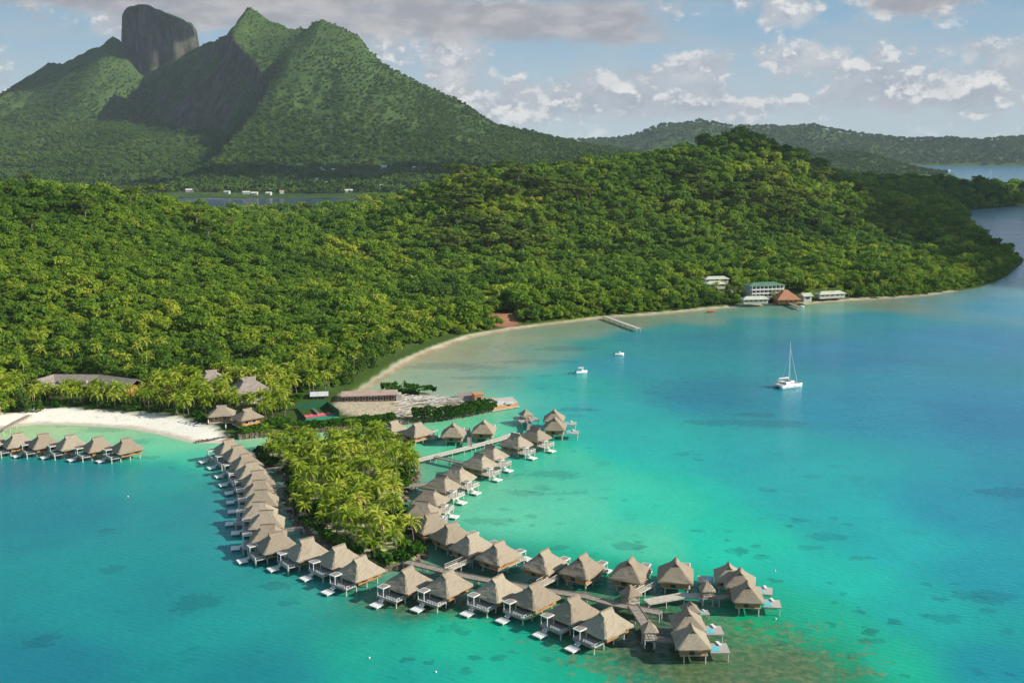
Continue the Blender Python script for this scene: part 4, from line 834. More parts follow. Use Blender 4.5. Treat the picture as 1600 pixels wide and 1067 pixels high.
for px, py, hd, lab, sc in [(866, 640, 84, 'rear thatched suite of the pair at the far tip of the right row', 1.0), (867, 652, 84, 'front thatched suite of the pair at the far tip of the right row', 1.05),
     (1139, 881, 262, 'rear suite with a deck on its left in the end cluster by the open lagoon', .86), (1157, 889, 75, 'middle suite, half hidden, in the end cluster by the open lagoon', .9), (1168, 910, 82, 'front suite with honey timber walls in the end cluster by the open lagoon', .9),
     (1079, 940, 95, 'small rear thatched roof of the nearest end cluster', .5), (1075, 952, 90, 'middle thatched suite of the nearest end cluster', .9), (1081, 978, 90, 'nearest thatched suite with a plunge pool on its side deck', .92)]:
    x, y = at(px, py, 6.4 * sc + .6); dup(SUI, (x, y, .6), R(hd), lab, 'thatched suites at the row ends', sc, 'bungalow')
for r in BUN + [SUI]:                                  # the patterns themselves are not part of the place
    for c in kids(r):
        for d in kids(c): bpy.data.objects.remove(d)
        bpy.data.objects.remove(c)
    bpy.data.objects.remove(r)

# ------------------------------------------------------------------ walkways on posts
WALKS = []
def walkway(pix, width, z, label, mat='walk', posts=3.5, rail=False, name='walkway', last_z=None, cat='walkway', grp=None):
    WALKS.append(label); z = z + .013 * len(WALKS)   # crossing decks sit a board's thickness apart
    P = [Vector(at(a, b, z) + (z,)) for a, b in pix]
    if last_z is not None: P[-1].z = last_z
    root = empty(name, (P[0].x, P[0].y, 0), 0, label, cat, grp); o = Vector((P[0].x, P[0].y, 0)); mb = MB(); rl = MB(); run = 0
    ns = []
    for i in range(len(P)):
        d = (P[min(i + 1, len(P) - 1)] - P[max(i - 1, 0)]); d.z = 0; d.normalize(); ns.append(Vector((-d.y, d.x, 0)) * width / 2)
    for i in range(len(P) - 1):
        a, b = P[i] - o, P[i + 1] - o; th = Vector((0, 0, .22))
        q = [a + ns[i], a - ns[i], b - ns[i + 1], b + ns[i + 1]]; q = q + [p - th for p in q]
        mb.add(q, [(0, 1, 2, 3), (7, 6, 5, 4), (0, 4, 5, 1), (1, 5, 6, 2), (2, 6, 7, 3), (3, 7, 4, 0)])
        for sg in (-1, 1):   # edge beams
            for h, w_ in ((.06, .10),) + (((.95, .07), (.5, .05)) if rail else ()):
                e0, e1 = a + ns[i] * sg * .96 + Vector((0, 0, h)), b + ns[i + 1] * sg * .96 + Vector((0, 0, h)); dd = (e1 - e0)
                rl.tube(e0, e1, w_, n=4)
        L = (b - a).length; n = max(1, int(L / posts))
        for k in range(n + (i == len(P) - 2)):
            p = a + (b - a) * (k / n)
            nn = ns[i].lerp(ns[i + 1], k / n)
            for sg in (-1, 1):
                pt = MB().tube((p.x + nn.x * sg * .8, p.y + nn.y * sg * .8, -3), (p.x + nn.x * sg * .8, p.y + nn.y * sg * .8, p.z - .2), .13, n=5); pt.build('post', M['post'], root)
                if rail: rl.box((p.x + nn.x * sg * .96, p.y + nn.y * sg * .96, p.z + .45), (.1, .1, 1.0))
    mb.build('boards', M[mat], root); rl.build('edge_rail', M[mat], root); return root
walkway([(634, 877), (664, 884), (692, 891), (720, 898), (745, 903), (800, 913), (857, 923), (915, 931), (955, 942), (1000, 951), (1032, 957)], 2.4, 1.8, 'long dark walkway running behind the nearest row of bungalows')
walkway([(699, 889), (734, 874)], 2.0, 1.85, 'pale branch walkway leading up to the bungalow below the islet tip', 'walk_pale', rail=True)
walkway([(843, 914), (867, 901)], 2.0, 1.85, 'pale branch walkway to the second gable bungalow behind the long walkway', 'walk_pale', rail=True)
walkway([(988, 928), (1018, 912)], 2.0, 1.85, 'pale branch walkway rising from the small thatched shelter', 'walk_pale', rail=True)
walkway([(1010, 940), (1066, 930), (1097, 931)], 2.6, 1.8, 'pale walkway leading to the end cluster of suites', 'walk_pale')
walkway([(1097, 931), (1122, 933), (1152, 928)], 2.0, 1.8, 'narrow dark walkway between the pavilion and the end cluster')
walkway([(990, 946), (1010, 976), (1015, 993)], 2.4, 1.8, 'grey walkway turning towards the viewer from the long walkway')
walkway([(1022, 998), (1056, 1000)], 1.8, 1.8, 'short dark walkway between square pavilion and nearest suite')
walkway([(652, 719), (704, 706), (740, 697), (780, 686), (808, 676)], 2.4, 1.8, 'straight pale walkway crossing the green channel right of the islet', 'walk_pale')
walkway([(826, 674), (828, 664), (822, 652)], 1.6, 1.8, 'narrow walkway to the lookout pavilion', 'walk')
walkway([(679, 713), (704, 719), (728, 724)], 1.6, 1.8, 'thin branch walkway under the right row of roofs')
walkway([(629, 760), (650, 758), (670, 756)], 2.2, 1.8, 'short grey walkway from the islet to the right row')
walkway([(734, 697), (733, 680), (731, 668)], 1.4, 1.8, 'short branch walkway between the two channel bungalows')
for a, b, c, d, w_ in [(421, 763, 449, 759, 'upper'), (423, 796, 458, 793, 'middle'), (436, 829, 474, 824, 'lower'), (412, 733, 447, 730, 'topmost')]:
    walkway([(a, b), (c, d)], 1.7, 1.8, w_ + ' short walkway from the palm islet to the left row')
walkway([(2, 672), (22, 660), (47, 648)], 1.8, 1.7, 'brown walkway leading off the white beach at the left edge', 'walk')
walkway([(450, 664), (464, 667), (480, 673)], 2.6, 2.0, 'dark footbridge crossing the channel to the palm islet', 'dark_wood', rail=True, name='footbridge', cat='bridge')
walkway([(946, 494), (970, 503), (998, 513)], 3.0, 1.6, 'pale pier reaching out from the long curved beach', 'walk_pale', 6, name='pier', cat='pier')
walkway([(1232, 473), (1240, 476), (1250, 480)], 3.0, 1.5, 'short dark jetty in front of the orange roof', 'walk', 6, name='jetty', cat='jetty')
# square pavilions on the walkways
def pavilion(px, py, w_, z, label, orange=False, hd=0.3, wide=None):
    x, y = at(px, py, z); root = empty('pavilion', (x, y, 0), hd, label, 'pavilion', 'thatched pavilions on the walkways')
    mb = MB(); thatch_roof(mb, w_ * .68, w_ * .68, z + 1.75, z + 3.7, .25, 9, 6, .12, .86); mb.build('roof', M['thatch'], root)
    wd = wide or w_ * 1.05; MB().box((0, 0, z - .1), (wd, wd, .22)).build('floor', M['deck'], root)
    for a in (-1, 1):
        for b in (-1, 1):
            MB().box((a * w_ * .46, b * w_ * .46, z + .95), (.16, .16, 1.9)).build('roof_post', M['timber'], root); MB().tube((a * wd * .44, b * wd * .44, -3), (a * wd * .44, b * wd * .44, z - .2), .15).build('stilt', M['post'], root)
    mb = MB()
    for a in (-1, 1): mb.box((a * wd * .48, 0, z + .75), (.08, wd * .96, .09)).box((0, a * wd * .48, z + .75), (wd * .96, .08, .09)).box((a * wd * .48, 0, z + .4), (.05, wd * .96, .05)).box((0, a * wd * .48, z + .4), (wd * .96, .05, .05))
    mb.build('railing', M['deck'], root)
pavilion(985, 938, 2.9, 1.8, 'low thatched shelter where the walkways meet', hd=.5)
pavilion(1104, 931, 2.4, 1.9, 'tall little thatched pavilion halfway to the end cluster', hd=.1)
pavilion(1014, 995, 2.4, 1.9, 'nearest small thatched pavilion on tall pale stilts', hd=.1)
pavilion(822, 654, 3.2, 1.9, 'lookout pavilion with a wide deck at the far end of the right row', hd=.4, wide=7.6)

# ------------------------------------------------------------------ the spit: hedges, walls, court, building works
def ppm(py):                                            # photo pixels per metre on the water at that height of the picture
    return math.hypot(F, 0) / (np.array(list(at(800, py, 0)) + [-CAMZ]) @ FWD)
def ground_z(x, y): return float(near_h(np.array([x]), np.array([y]))[0])
def leaf_band(pix, width, h, seed, z0, dens=85, leaf=.48):
    rs = np.random.default_rng(seed); P = [np.array(at(a, b, z0) + (z0,)) for a, b in pix]; cs = []; ns = []
    for a, b in zip(P[:-1], P[1:]):
        L = np.linalg.norm(b - a); d = (b - a) / L; nrm = np.array([-d[1], d[0], 0]); k = int(L * dens); t = rs.random(k)[:, None]; w = rs.uniform(-1, 1, k)[:, None]
        lump = .75 + .45 * vnoise((a + (b - a) * t)[:, 0] / 2.2, (a + (b - a) * t)[:, 1] / 2.2, seed)[:, None]; v = rs.random(k)[:, None] ** .55
        edge = np.sign(w) * np.where(v < .85, 1 - .15 * rs.random(k)[:, None], np.abs(w)); c = a + (b - a) * t + nrm * edge * width / 2 * lump; c[:, 2] += (h * lump * v)[:, 0]
        n_ = nrm * edge * (v < .85) + np.array([0, 0, 1]) * (v + .2) + rs.normal(0, .2, (k, 3)); cs.append(c); ns.append(n_)
    c = np.concatenate(cs); n_ = np.concatenate(ns); o = c[0].copy(); mb = MB(); leaf_quads(mb, rs, c - o, n_ / np.linalg.norm(n_, axis=1, keepdims=True), leaf); return mb, o
for pix, wd, h, lab in [([(459, 669), (500, 666), (560, 660), (617, 655)], 4, 2.0, 'long clipped green hedge beside the tennis court'), ([(644, 653), (690, 651), (735, 643), (770, 636)], 6, 3.4, 'dark bushy hedge along the outer half of the spit'),
                        ([(417, 666), (436, 664), (453, 662)], 4, 2.4, 'short green hedge left of the footbridge'), ([(375, 676), (395, 673), (417, 669)], 5, 1.8, 'low green hedge above the channel next to the beach')]:
    mb, o = leaf_band(pix, wd, h, len(pix) + int(h * 10), 1.6); q = mb.build('hedge', M['hedge']); q.location = o; tag(q, lab, 'hedge')
mb, o = leaf_band([(600, 613), (625, 611), (650, 612), (668, 616)], 12, 2.6, 91, 1.0, 150); q = mb.build('shrub_mound', M['hedge']); q.location = o; tag(q, 'low dark green shrub mound behind the flat roofed building', 'shrubs')
def rock_wall(pix, name, lab, h, wd, seed, z0=0.0):
    rs = random.Random(seed); P = [Vector(at(a, b, z0) + (0,)) for a, b in pix]; o = P[0].copy(); mb = MB()
    for a, b in zip(P[:-1], P[1:]):
        L = (b - a).length; d = (b - a) / L; rz = math.atan2(d.y, d.x); n = int(L / .75)
        for k in range(n):
            for r in range(2):
                p = a + d * (k + .5) * L / n - o; q = rs.uniform(.8, 1.25); mb.box((p.x - d.y * (r * .5 - .2) * wd, p.y + d.x * (r * .5 - .2) * wd, -.4 + h * .45 * q + r * .15), (L / n * rs.uniform(.95, 1.3), wd * rs.uniform(.6, .9), h * .9 * q + .8), rz + rs.uniform(-.3, .3), 0, rs.uniform(.6, .85))
    e = mb.build(name, M['rock']); e.location = o; return tag(e, lab, 'wall')
rock_wall([(372, 686), (400, 683), (449, 679), (505, 674), (560, 668)], 'stone_embankment', 'brown stone embankment along the inner channel bank', 1.5, 2.0, 5)
rock_wall([(610, 664), (677, 658), (720, 652), (765, 643)], 'stone_embankment', 'brown stone embankment under the outer bushy hedge', 1.5, 2.0, 6)
rock_wall([(306, 692), (330, 689), (358, 684)], 'stone_groyne', 'thin dark stone groyne at the right end of the white beach', .7, 1.0, 8)
GZ = 1.75
def W3(px, py, z): return Vector(at(px, py, z) + (z,))
# tennis court
A_, B_, C_, D_ = [W3(*q, GZ) for q in ((465, 643), (512, 638), (530, 651), (478, 658))]
root = empty('tennis_court', A_, 0, 'red and green tennis court behind the long hedge', 'tennis court')
def quad_in(a, b, c, d, u0, u1, v0, v1, z):
    f = lambda u, v: (a + (b - a) * u) * (1 - v) + (d + (c - d) * u) * v
    return [f(u, v) + Vector((0, 0, z)) - A_ for u, v in ((u0, v1), (u1, v1), (u1, v0), (u0, v0))]
def sheet(qs, name, mat, par, th=.10):
    mb = MB()
    for q in qs: mb.add(list(q) + [p - Vector((0, 0, th)) for p in q], [(0, 1, 2, 3), (7, 6, 5, 4), (1, 0, 4, 5), (2, 1, 5, 6), (3, 2, 6, 7), (0, 3, 7, 4)])
    return mb.build(name, M[mat], par)
sheet([quad_in(A_, B_, C_, D_, 0, 1, 0, 1, .10)], 'court_apron', 'court_green', root, .5); sheet([quad_in(A_, B_, C_, D_, .08, .9, .06, .74, .16)], 'court_surface', 'court_red', root)
sheet([quad_in(A_, B_, C_, D_, .1, .86, v, v + .012, .18) for v in (.13, .58)] + [quad_in(A_, B_, C_, D_, u, u + .008, .13, .59, .18) for u in (.12, .30, .66, .84)] + [quad_in(A_, B_, C_, D_, .3, .66, .355, .365, .18)], 'court_lines', 'white', root, .02)
nq = quad_in(A_, B_, C_, D_, .475, .485, .1, .62, .15); mb = MB(); mb.add(nq + [p + Vector((0, 0, .95)) for p in nq], [(0, 3, 2, 1), (4, 5, 6, 7), (0, 1, 5, 4), (1, 2, 6, 5), (2, 3, 7, 6), (3, 0, 4, 7)]); mb.build('net', M['white'], root)
root = empty('windscreen_fence', A_, 0, 'tall dark green windscreen fence around the tennis court', 'fence')
def panel(p, q, h):
    d = (q - p); n = Vector((-d.y, d.x, 0)).normalized() * .05; a, b = p - A_, q - A_; mb = MB(); up = Vector((0, 0, h))
    mb.add([a - n, b - n, b + n, a + n, a - n + up, b - n + up, b + n + up, a + n + up], [(3, 2, 1, 0), (4, 5, 6, 7), (0, 1, 5, 4), (1, 2, 6, 5), (2, 3, 7, 6), (3, 0, 4, 7)]); mb.build('screen_panel', M['mesh_green'], root)
    k = 6
    for i in range(k + 1): c = a + (b - a) * i / k; MB().tube((c.x, c.y, -.3), (c.x, c.y, h + .15), .07).build('post', M['dark_wood'], root)
panel(A_, B_, 3.4); panel(B_, C_, 2.6); panel(A_, D_, 1.2)
# generic small building: walls, roof, windows
def building(name, lab, cat, p0, p1, depth, h, roof, wall, rh=1.6, hip=True, z=None, wins=4, over=.6, grp=None, door=True, flat=False, roofed_posts=False):
    """front wall from pixel p0 to p1 (at the ground), the body behind it"""
    z = GZ if z is None else z
    a, b = W3(*p0, z), W3(*p1, z); d = b - a; L = d.length; rz = math.atan2(d.y, d.x); c = (a + b) / 2 + Vector((-d.y, d.x, 0)).normalized() * depth / 2
    r = empty(name, (c.x, c.y, z), rz, lab, cat, grp); MB().box((0, 0, h / 2 - .5), (L, depth, h + 1)).build('wall', M[wall], r)
    hx, hy = L / 2 + over, depth / 2 + over; mb = MB()
    if flat: mb.box((0, 0, h + .18), (2 * hx, 2 * hy, .36))
    else:
        rx = max(.2, hx - hy) if hip else hx
        for k in range(8):   # slightly sagging slopes, built in bands
            pass
        v = [(-hx, -hy, h), (hx, -hy, h), (hx, hy, h), (-hx, hy, h), (-rx, 0, h + rh), (rx, 0, h + rh)]; lo = [(p[0], p[1], p[2] - .22) for p in v[:4]]
        mb.add(v + lo, [(0, 1, 5, 4), (2, 3, 4, 5), (1, 2, 5), (3, 0, 4), (1, 0, 6, 7), (2, 1, 7, 8), (3, 2, 8, 9), (0, 3, 9, 6), (9, 8, 7, 6)])
    mb.build('roof', M[roof], r)
    for i in range(wins):
        wx = -L / 2 + L * (i + .5) / wins; fr = MB().box((wx, -depth / 2 - .03, h * .55), (L / wins * .62, .10, h * .5)).build('window', M['white'], r); MB().box((wx, -depth / 2 - .06, h * .55), (L / wins * .54, .10, h * .42)).build('pane', M['glass'], fr)
    if door: MB().box((L / 2 + .02, 0, h * .42), (.08, 1.1, h * .8)).build('door', M['dark_wood'], r)
    return r
r = building('flat_roofed_building', 'long low building with faded pink flat roof on the spit', 'building', (537, 630), (619, 627), 6.5, 2.7, 'roof_pink', 'dark_wood', flat=True, wins=9, over=.9)
a, b = W3(619.5, 627.2, GZ), W3(628, 626.7, GZ); c = (a + b) / 2; q = r.matrix_basis.inverted() @ c; MB().box((q.x - .1, q.y + 2.2, 1.35), ((b - a).length, 4.4, 2.7)).build('end_room', M['wall_white'], r)
building('shed', 'small shed with white sheet roof behind the tennis court', 'shed', (487, 627), (511, 626), 6, 2.2, 'roof_white', 'dark_wood', rh=.9, hip=False, wins=2)
building('site_hut', 'little orange timber hut among the building works', 'hut', (742, 628), (755, 627), 4, 2.6, 'orange_wood', 'orange_wood', flat=True, wins=1, over=.2)
# unfinished timber platform at the tip
P = [W3(*q, 0.0) for q in ((771, 643), (808, 636.5), (800, 628), (766, 631))]; o = P[0].copy(); root = empty('timber_platform', o, 0, 'new orange timber platform being built at the tip of the spit', 'platform')
MB().prism([(p - o)[:2] for p in P], -1, 1.9).build('timber_wall', M['orange_wood'], root); cc = sum(P, Vector()) / 4
MB().prism([((p - cc) * 1.04 + cc - o)[:2] for p in P], 1.9, 2.12).build('deck', M['walk_pale'], root); q_ = [((p - cc) * s_ + cc - o) for p, s_ in zip(P, (1.12, 1.16, 1, 1))]
MB().prism([q_[0][:2], q_[1][:2], (q_[1] + Vector((0, 1.6, 0)))[:2], (q_[0] + Vector((0, 1.6, 0)))[:2]], .25, .5).build('landing', M['deck'], root)
for i, (px, py, sx, sy, h) in enumerate([(765, 632, 3.2, 4, .9), (780, 630, 4.2, 3, .7), (795, 630, 3.6, 2.6, .5)]):
    c = W3(px, py, 2.12); k = MB().box((0, 0, h / 2), (sx, sy, h), .3, 0, .96).box((.1, 0, h + .05), (sx * .9, sy * .9, .1), .34); k = k.build('board_stack', M['roof_white']); k.location = c; tag(k, ['tall', 'wide', 'low'][i] + ' white stack of boards on the orange timber platform', 'board stack', 'board stacks on the platform')
p = W3(727, 624, GZ); mb = MB(); mb.add([(-3.4, -3, .1), (3.6, -3.2, .1), (3.2, 2.8, 2.4), (-3.0, 3, 2.2), (-3.4, -3, .02), (3.6, -3.2, .02), (3.2, 2.8, 2.32), (-3.0, 3, 2.12)], [(0, 1, 2, 3), (7, 6, 5, 4), (0, 4, 5, 1), (1, 5, 6, 2), (2, 6, 7, 3), (3, 7, 4, 0)])
root = empty('lean_to', p, .2, 'slate grey lean-to roof at the building works', 'lean-to'); mb.build('roof', M['roof_grey'], root)
for a in (-2.7, 2.9): MB().tube((a, 2.7, -.2), (a, 2.7, 2.15), .09).build('post', M['dark_wood'], root)
mb = MB(); rs = random.Random(4); o = W3(675, 630, GZ)
for k in range(230):
    px, py = rs.uniform(624, 722), rs.uniform(621, 650); 
    if px > 640 and py > 634 + (px - 640) * -.02: continue
    c = W3(px, py, GZ) - o; rz = rs.gauss(.25 + (px - 670) * -.006, .35); mb.box((c.x, c.y, rs.uniform(.05, .9)), (rs.uniform(3, 8), rs.uniform(.18, .5), rs.uniform(.06, .16)), rz)
k = mb.build('scrap_timber', M['plank']); k.location = o; tag(k, 'sprawling heap of pale scrap timber on the spit', 'timber heap', kind='stuff')

# ------------------------------------------------------------------ resort buildings by the white beach
def thatched_hut(px, py, sc, rz, lab, roofm='thatch', z=2.2, walls='wall_white', seed=5):
    """px,py = roof peak"""
    x, y = at(px, py, z + 6.0 * sc); root = empty('thatched_hut', (x, y, z), rz, lab, 'hut', 'thatched huts near the beach', sc); mb = MB(); g = thatch_roof(mb, 5.2, 4.4, 2.6, 6.0, 1.6, seed); rf = mb.build('roof', M[roofm], root); gable_mb(*g, 6.0).build('gable_vent', M['dark_wood'], rf)
    MB().box((0, 0, 1.2), (7.2, 5.8, 2.9)).build('wall', M[walls], root); MB().box((0, 0, -.2), (9.4, 7.8, .5)).build('terrace', M['deck'], root)
    for a in (-2, 1.2): fr = MB().box((a, -2.93, 1.4), (1.7, .1, 1.5)).build('window', M['white'], root); MB().box((a, -2.96, 1.4), (1.4, .1, 1.2)).build('pane', M['glass'], fr)
    for a in (-4.3, 4.3):
        for b in (-3.5, 3.5): MB().tube((a, b, -.3), (a, b, 2.5), .12).build('roof_post', M['timber'], root)
thatched_hut(346, 633, .92, .2, 'brown thatched hut right behind the end of the white beach', walls='timber'); thatched_hut(386, 638, .92, .75, 'thatched hut half hidden by palms next to the short hedge', seed=6, walls='timber')
thatched_hut(-12, 624, .8, .1, 'thatched hut at the left edge of the palm grove', seed=7); thatched_hut(330, 578, 1.15, .4, 'grey roofed hut high in the palms right of the long building', 'roof_grey', 5, seed=8); thatched_hut(388, 589, 1.45, .55, 'largest grey roofed hut above the palm grove', 'roof_grey', 3.5, seed=9)
# long curved building
pts = [W3(*q, 9.0) for q in ((52, 594), (84, 584.5), (155, 585), (214, 592.5))]; o = Vector((pts[1].x, pts[1].y, 0)); root = empty('resort_building', o, 0, 'long curved brown roofed building above the palm grove', 'building')
rfm = MB(); wl = MB()
nrm = []
for i in range(4):
    d = (pts[min(3, i + 1)] - pts[max(0, i - 1)]); d.z = 0; d.normalize(); nrm.append(Vector((-d.y, d.x, 0)))
for i in range(3):
    a, b = pts[i] - o, pts[i + 1] - o; na, nb = nrm[i], nrm[i + 1]; dn = Vector((0, 0, -3.4)); hw = 7.5; N_ = 5; rows = []
    for j in range(-N_, N_ + 1):
        t_ = abs(j) / N_; rows.append((a + na * hw * j / N_ + dn * (t_ ** .85), b + nb * hw * j / N_ + dn * (t_ ** .85)))
    for (p, q), (p2, q2) in zip(rows[:-1], rows[1:]): rfm.add([p, q, q2, p2, p - Vector((0, 0, .3)), q - Vector((0, 0, .3)), q2 - Vector((0, 0, .3)), p2 - Vector((0, 0, .3))], [(0, 1, 2, 3), (7, 6, 5, 4), (0, 4, 5, 1), (2, 6, 7, 3), (1, 5, 6, 2), (3, 7, 4, 0)])
    hw = 6.0; q = [a - na * hw, b - nb * hw, b + nb * hw, a + na * hw]; wl.add([Vector((p.x, p.y, 0)) for p in q] + [Vector((p.x, p.y, 6.0)) for p in q], [(3, 2, 1, 0), (4, 5, 6, 7), (0, 1, 5, 4), (1, 2, 6, 5), (2, 3, 7, 6), (3, 0, 4, 7)])
    L = (b - a).length; k = max(2, int(L / 5))
    for j in range(k):
        p = a + (b - a) * ((j + .5) / k); n_ = na.lerp(nb, (j + .5) / k); rz = math.atan2(-n_.x, n_.y); c = p - n_ * 6.03; fr = MB().box((c.x, c.y, 4.0), (2.2, .12, 1.9), rz).build('window', M['dark_wood'], root); c2 = p - n_ * 6.08; MB().box((c2.x, c2.y, 4.0), (1.8, .10, 1.5), rz).build('pane', M['glass'], fr)
        if i > 0 and j % 1 == 0: c3 = p - n_ * 4.9; MB().box((c3.x, c3.y, 7.1), (1.5, 2.0, .9), rz, 0, .7).build('dormer', M['roof_grey'], root)
rfm.build('roof', M['roof_grey'], root); wl.build('wall', M['timber'], root)

# ------------------------------------------------------------------ small resort on the far curve of the bay
M['cream'] = M['wall_white']
r = building('hotel_block', 'white three storey block with green roof near the far beach', 'building', (1172, 466), (1224, 464), 9, 7.8, 'roof_green', 'wall_white', 1.8, True, 4, 0, 1.2, door=False)
for fl in range(3):
    MB().box((0, -5.3, .25 + fl * 2.5), (22.6, 1.8, .25)).build('balcony', M['white'], r); MB().box((0, -6.15, .75 + fl * 2.5), (22.6, .10, .6)).build('railing', M['white'], r)
    for i in range(8): fr = MB().box((-9.8 + i * 2.8, -4.53, 1.5 + fl * 2.5), (2.0, .1, 1.8)).build('window', M['dark_wood'], r); MB().box((-9.8 + i * 2.8, -4.56, 1.5 + fl * 2.5), (1.7, .1, 1.5)).build('pane', M['glass'], fr)
for i in range(9): MB().box((-11.2 + i * 2.8, -6.0, 3.7), (.25, .25, 7.8)).build('column', M['white'], r)
building('beach_restaurant', 'orange hipped roof open pavilion on the far beach', 'building', (1217, 473.5), (1247, 473), 11, 2.2, 'roof_orange', 'timber', 5.6, True, 1.8, 4, 1.6)
for i, (a, b, dp, h, lab) in enumerate([((1103, 441), (1138, 440), 5, 2.0, 'pale roofed bungalow block, topmost on the far slope'), ((1104, 450), (1133, 449), 6, 2.4, 'short pale roofed block just below the topmost one'), ((1141, 463), (1157, 462), 6, 2.6, 'smallest pale roofed block left of the white hotel'),
     ((1162, 473), (1200, 472), 5, 2.0, 'long pale roofed block in front of the white hotel'), ((1281, 465), (1320, 463), 5, 2.0, 'pale roofed block right of the orange roof'), ((1256, 470), (1268, 469.5), 5, 3.0, 'small cream gabled hut beside the orange roof')]):
    building('beach_lodge', lab, 'building', a, b, dp, h, 'roof_pale', 'wall_white', 1.7, i != 5, 8 if i < 2 else 3, 5 if i < 5 else 1, .8, 'pale roofed lodges of the far resort')

for i, (px, py) in enumerate([(291, 659), (297, 660.5), (303, 662), (309, 664), (285, 657.5)]):
    x, y = at(px, py, 1.6); r = empty('beach_lounger', (x, y, ground_z(x, y)), R(200 + 6 * i), 'white lounger on the sand under the last palms of the white beach', 'lounger', 'loungers on the white beach'); MB().box((.3, 0, .38), (1.5, .75, .12)).build('seat', M['white'], r)
    mb = MB(); mb.add([(-.45, -.37, .38), (-.45, .37, .38), (-.95, .37, .95), (-.95, -.37, .95), (-.53, -.37, .32), (-.53, .37, .32), (-1.03, .37, .90), (-1.03, -.37, .90)], [(0, 1, 2, 3), (7, 6, 5, 4), (0, 4, 5, 1), (1, 5, 6, 2), (2, 6, 7, 3), (3, 7, 4, 0)]); mb.build('backrest', M['white'], r)
    for a in (-.35, .95):
        for b in (-.3, .3): MB().box((a, b, .12), (.08, .08, .42)).build('leg', M['white'], r)
for i, (px, py) in enumerate([(326, 667), (353, 672)]):
    x, y = at(px, py, 1.2); r = empty('closed_parasol', (x, y, ground_z(x, y)), 0, ['closed white parasol standing on the sand before the brown hut', 'closed white parasol near the stone groyne'][i], 'parasol'); MB().tube((0, 0, -.2), (0, 0, 2.5), .05).build('pole', M['timber'], r); mb = MB(); mb.tube((0, 0, .9), (0, 0, 1.7), .10, .24, 8); mb.tube((0, 0, 1.7), (0, 0, 2.6), .24, .04, 8); mb.build('canopy', M['white'], r)

# ------------------------------------------------------------------ boats
def hull(mb, L, Bm, H, yo=0, z0=-.3, stern=.85, fine=2.2):
    secs = []; n = 12
    for i in range(n + 1):
        t_ = i / n; x = -L / 2 + L * t_; w_ = Bm / 2 * (stern + (1 - stern) * math.sin(min(1, t_ * 2.2) * math.pi / 2)) * (1 - max(0, (t_ - .45) / .55) ** fine); sh = H * (1 + .18 * t_ * t_)
        secs.append([(x, yo + w_ * .55, z0), (x + .02 * L * t_, yo + w_ * .95, z0 + sh * .55), (x + .03 * L * t_, yo + w_, z0 + sh), (x + .03 * L * t_, yo - w_, z0 + sh), (x + .02 * L * t_, yo - w_ * .95, z0 + sh * .55), (x, yo - w_ * .55, z0)])
    o = len(mb.v)
    for s_ in secs: mb.v += s_
    for i in range(n):
        for k in range(6): mb.f.append((o + i * 6 + k, o + i * 6 + (k + 1) % 6, o + (i + 1) * 6 + (k + 1) % 6, o + (i + 1) * 6 + k)); mb.m.append(0)
    mb.f += [tuple(o + k for k in range(5, -1, -1)), tuple(o + n * 6 + k for k in range(6))]; mb.m += [0, 0]
x, y = at(1230, 604.5); root = empty('catamaran', (x, y, 0), R(27), 'white sailing catamaran at anchor with furled sail and tall mast', 'sailboat')
for sg in (-1, 1): mb = MB(); hull(mb, 11.6, 1.5, 1.75, sg * 2.4); hb = mb.build('hull', M['gelcoat'], root, True); MB().box((-.5, sg * 2.4 + (sg * .66), .95), (5.0, .10, .22)).build('hull_window', M['glass'], hb)
MB().box((-.9, 0, 1.05), (7.4, 3.9, .8), 0, 0, .97).build('bridge_deck', M['gelcoat'], root); ck = MB().box((-.2, 0, 1.95), (4.6, 4.2, 1.1), 0, 0, .72).build('cabin', M['gelcoat'], root); MB().box((-.2, 0, 2.0), (4.2, 3.95, .40), 0, 0, .86).box((0, 0, 2.52), (2.2, 2.4, .10)).build('cabin_window', M['glass'], ck)
MB().box((-3.6, 0, 2.95), (2.4, 3.4, .10)).build('bimini', M['canvas'], root)
for a in (-1.5, 1.5): MB().tube((-4.4, a, 1.3), (-4.4, a, 2.9), .04).build('bimini_post', M['alloy'], root)
MB().box((3.9, 0, 1.2), (3.2, 3.4, .05)).build('trampoline', M['canvas'], root); MB().tube((5.4, -2.4, 1.45), (5.4, 2.4, 1.45), .09).build('cross_beam', M['alloy'], root)
MB().tube((.6, 0, 2.2), (.6, 0, 19.4), .17, .11, 8).build('mast', M['alloy'], root); bm = MB().tube((.5, 0, 3.6), (-5.2, 0, 3.9), .12, .10, 8).build('boom', M['alloy'], root); MB().tube((.3, 0, 3.95), (-5.0, 0, 4.15), .42, .24, 8).build('sail_cover', M['canvas'], bm)
MB().tube((.6, 0, 16.8), (5.4, 0, 1.5), .10, .12, 6).build('furled_jib', M['canvas'], root)
for sg in (-1, 1): MB().tube((.6, 0, 16), (-.8, sg * 2.7, 1.5), .025, n=4).build('shroud', M['alloy'], root)
mb = MB()
for sg in (-1, 1):
    for a in np.linspace(-5, 5, 8): mb.tube((a, sg * 2.9, 1.4), (a, sg * 2.9, 2.0), .025, n=4)
    mb.tube((-5, sg * 2.9, 2.0), (5, sg * 2.9, 2.05), .02, n=4)
mb.build('guard_rail', M['alloy'], root)
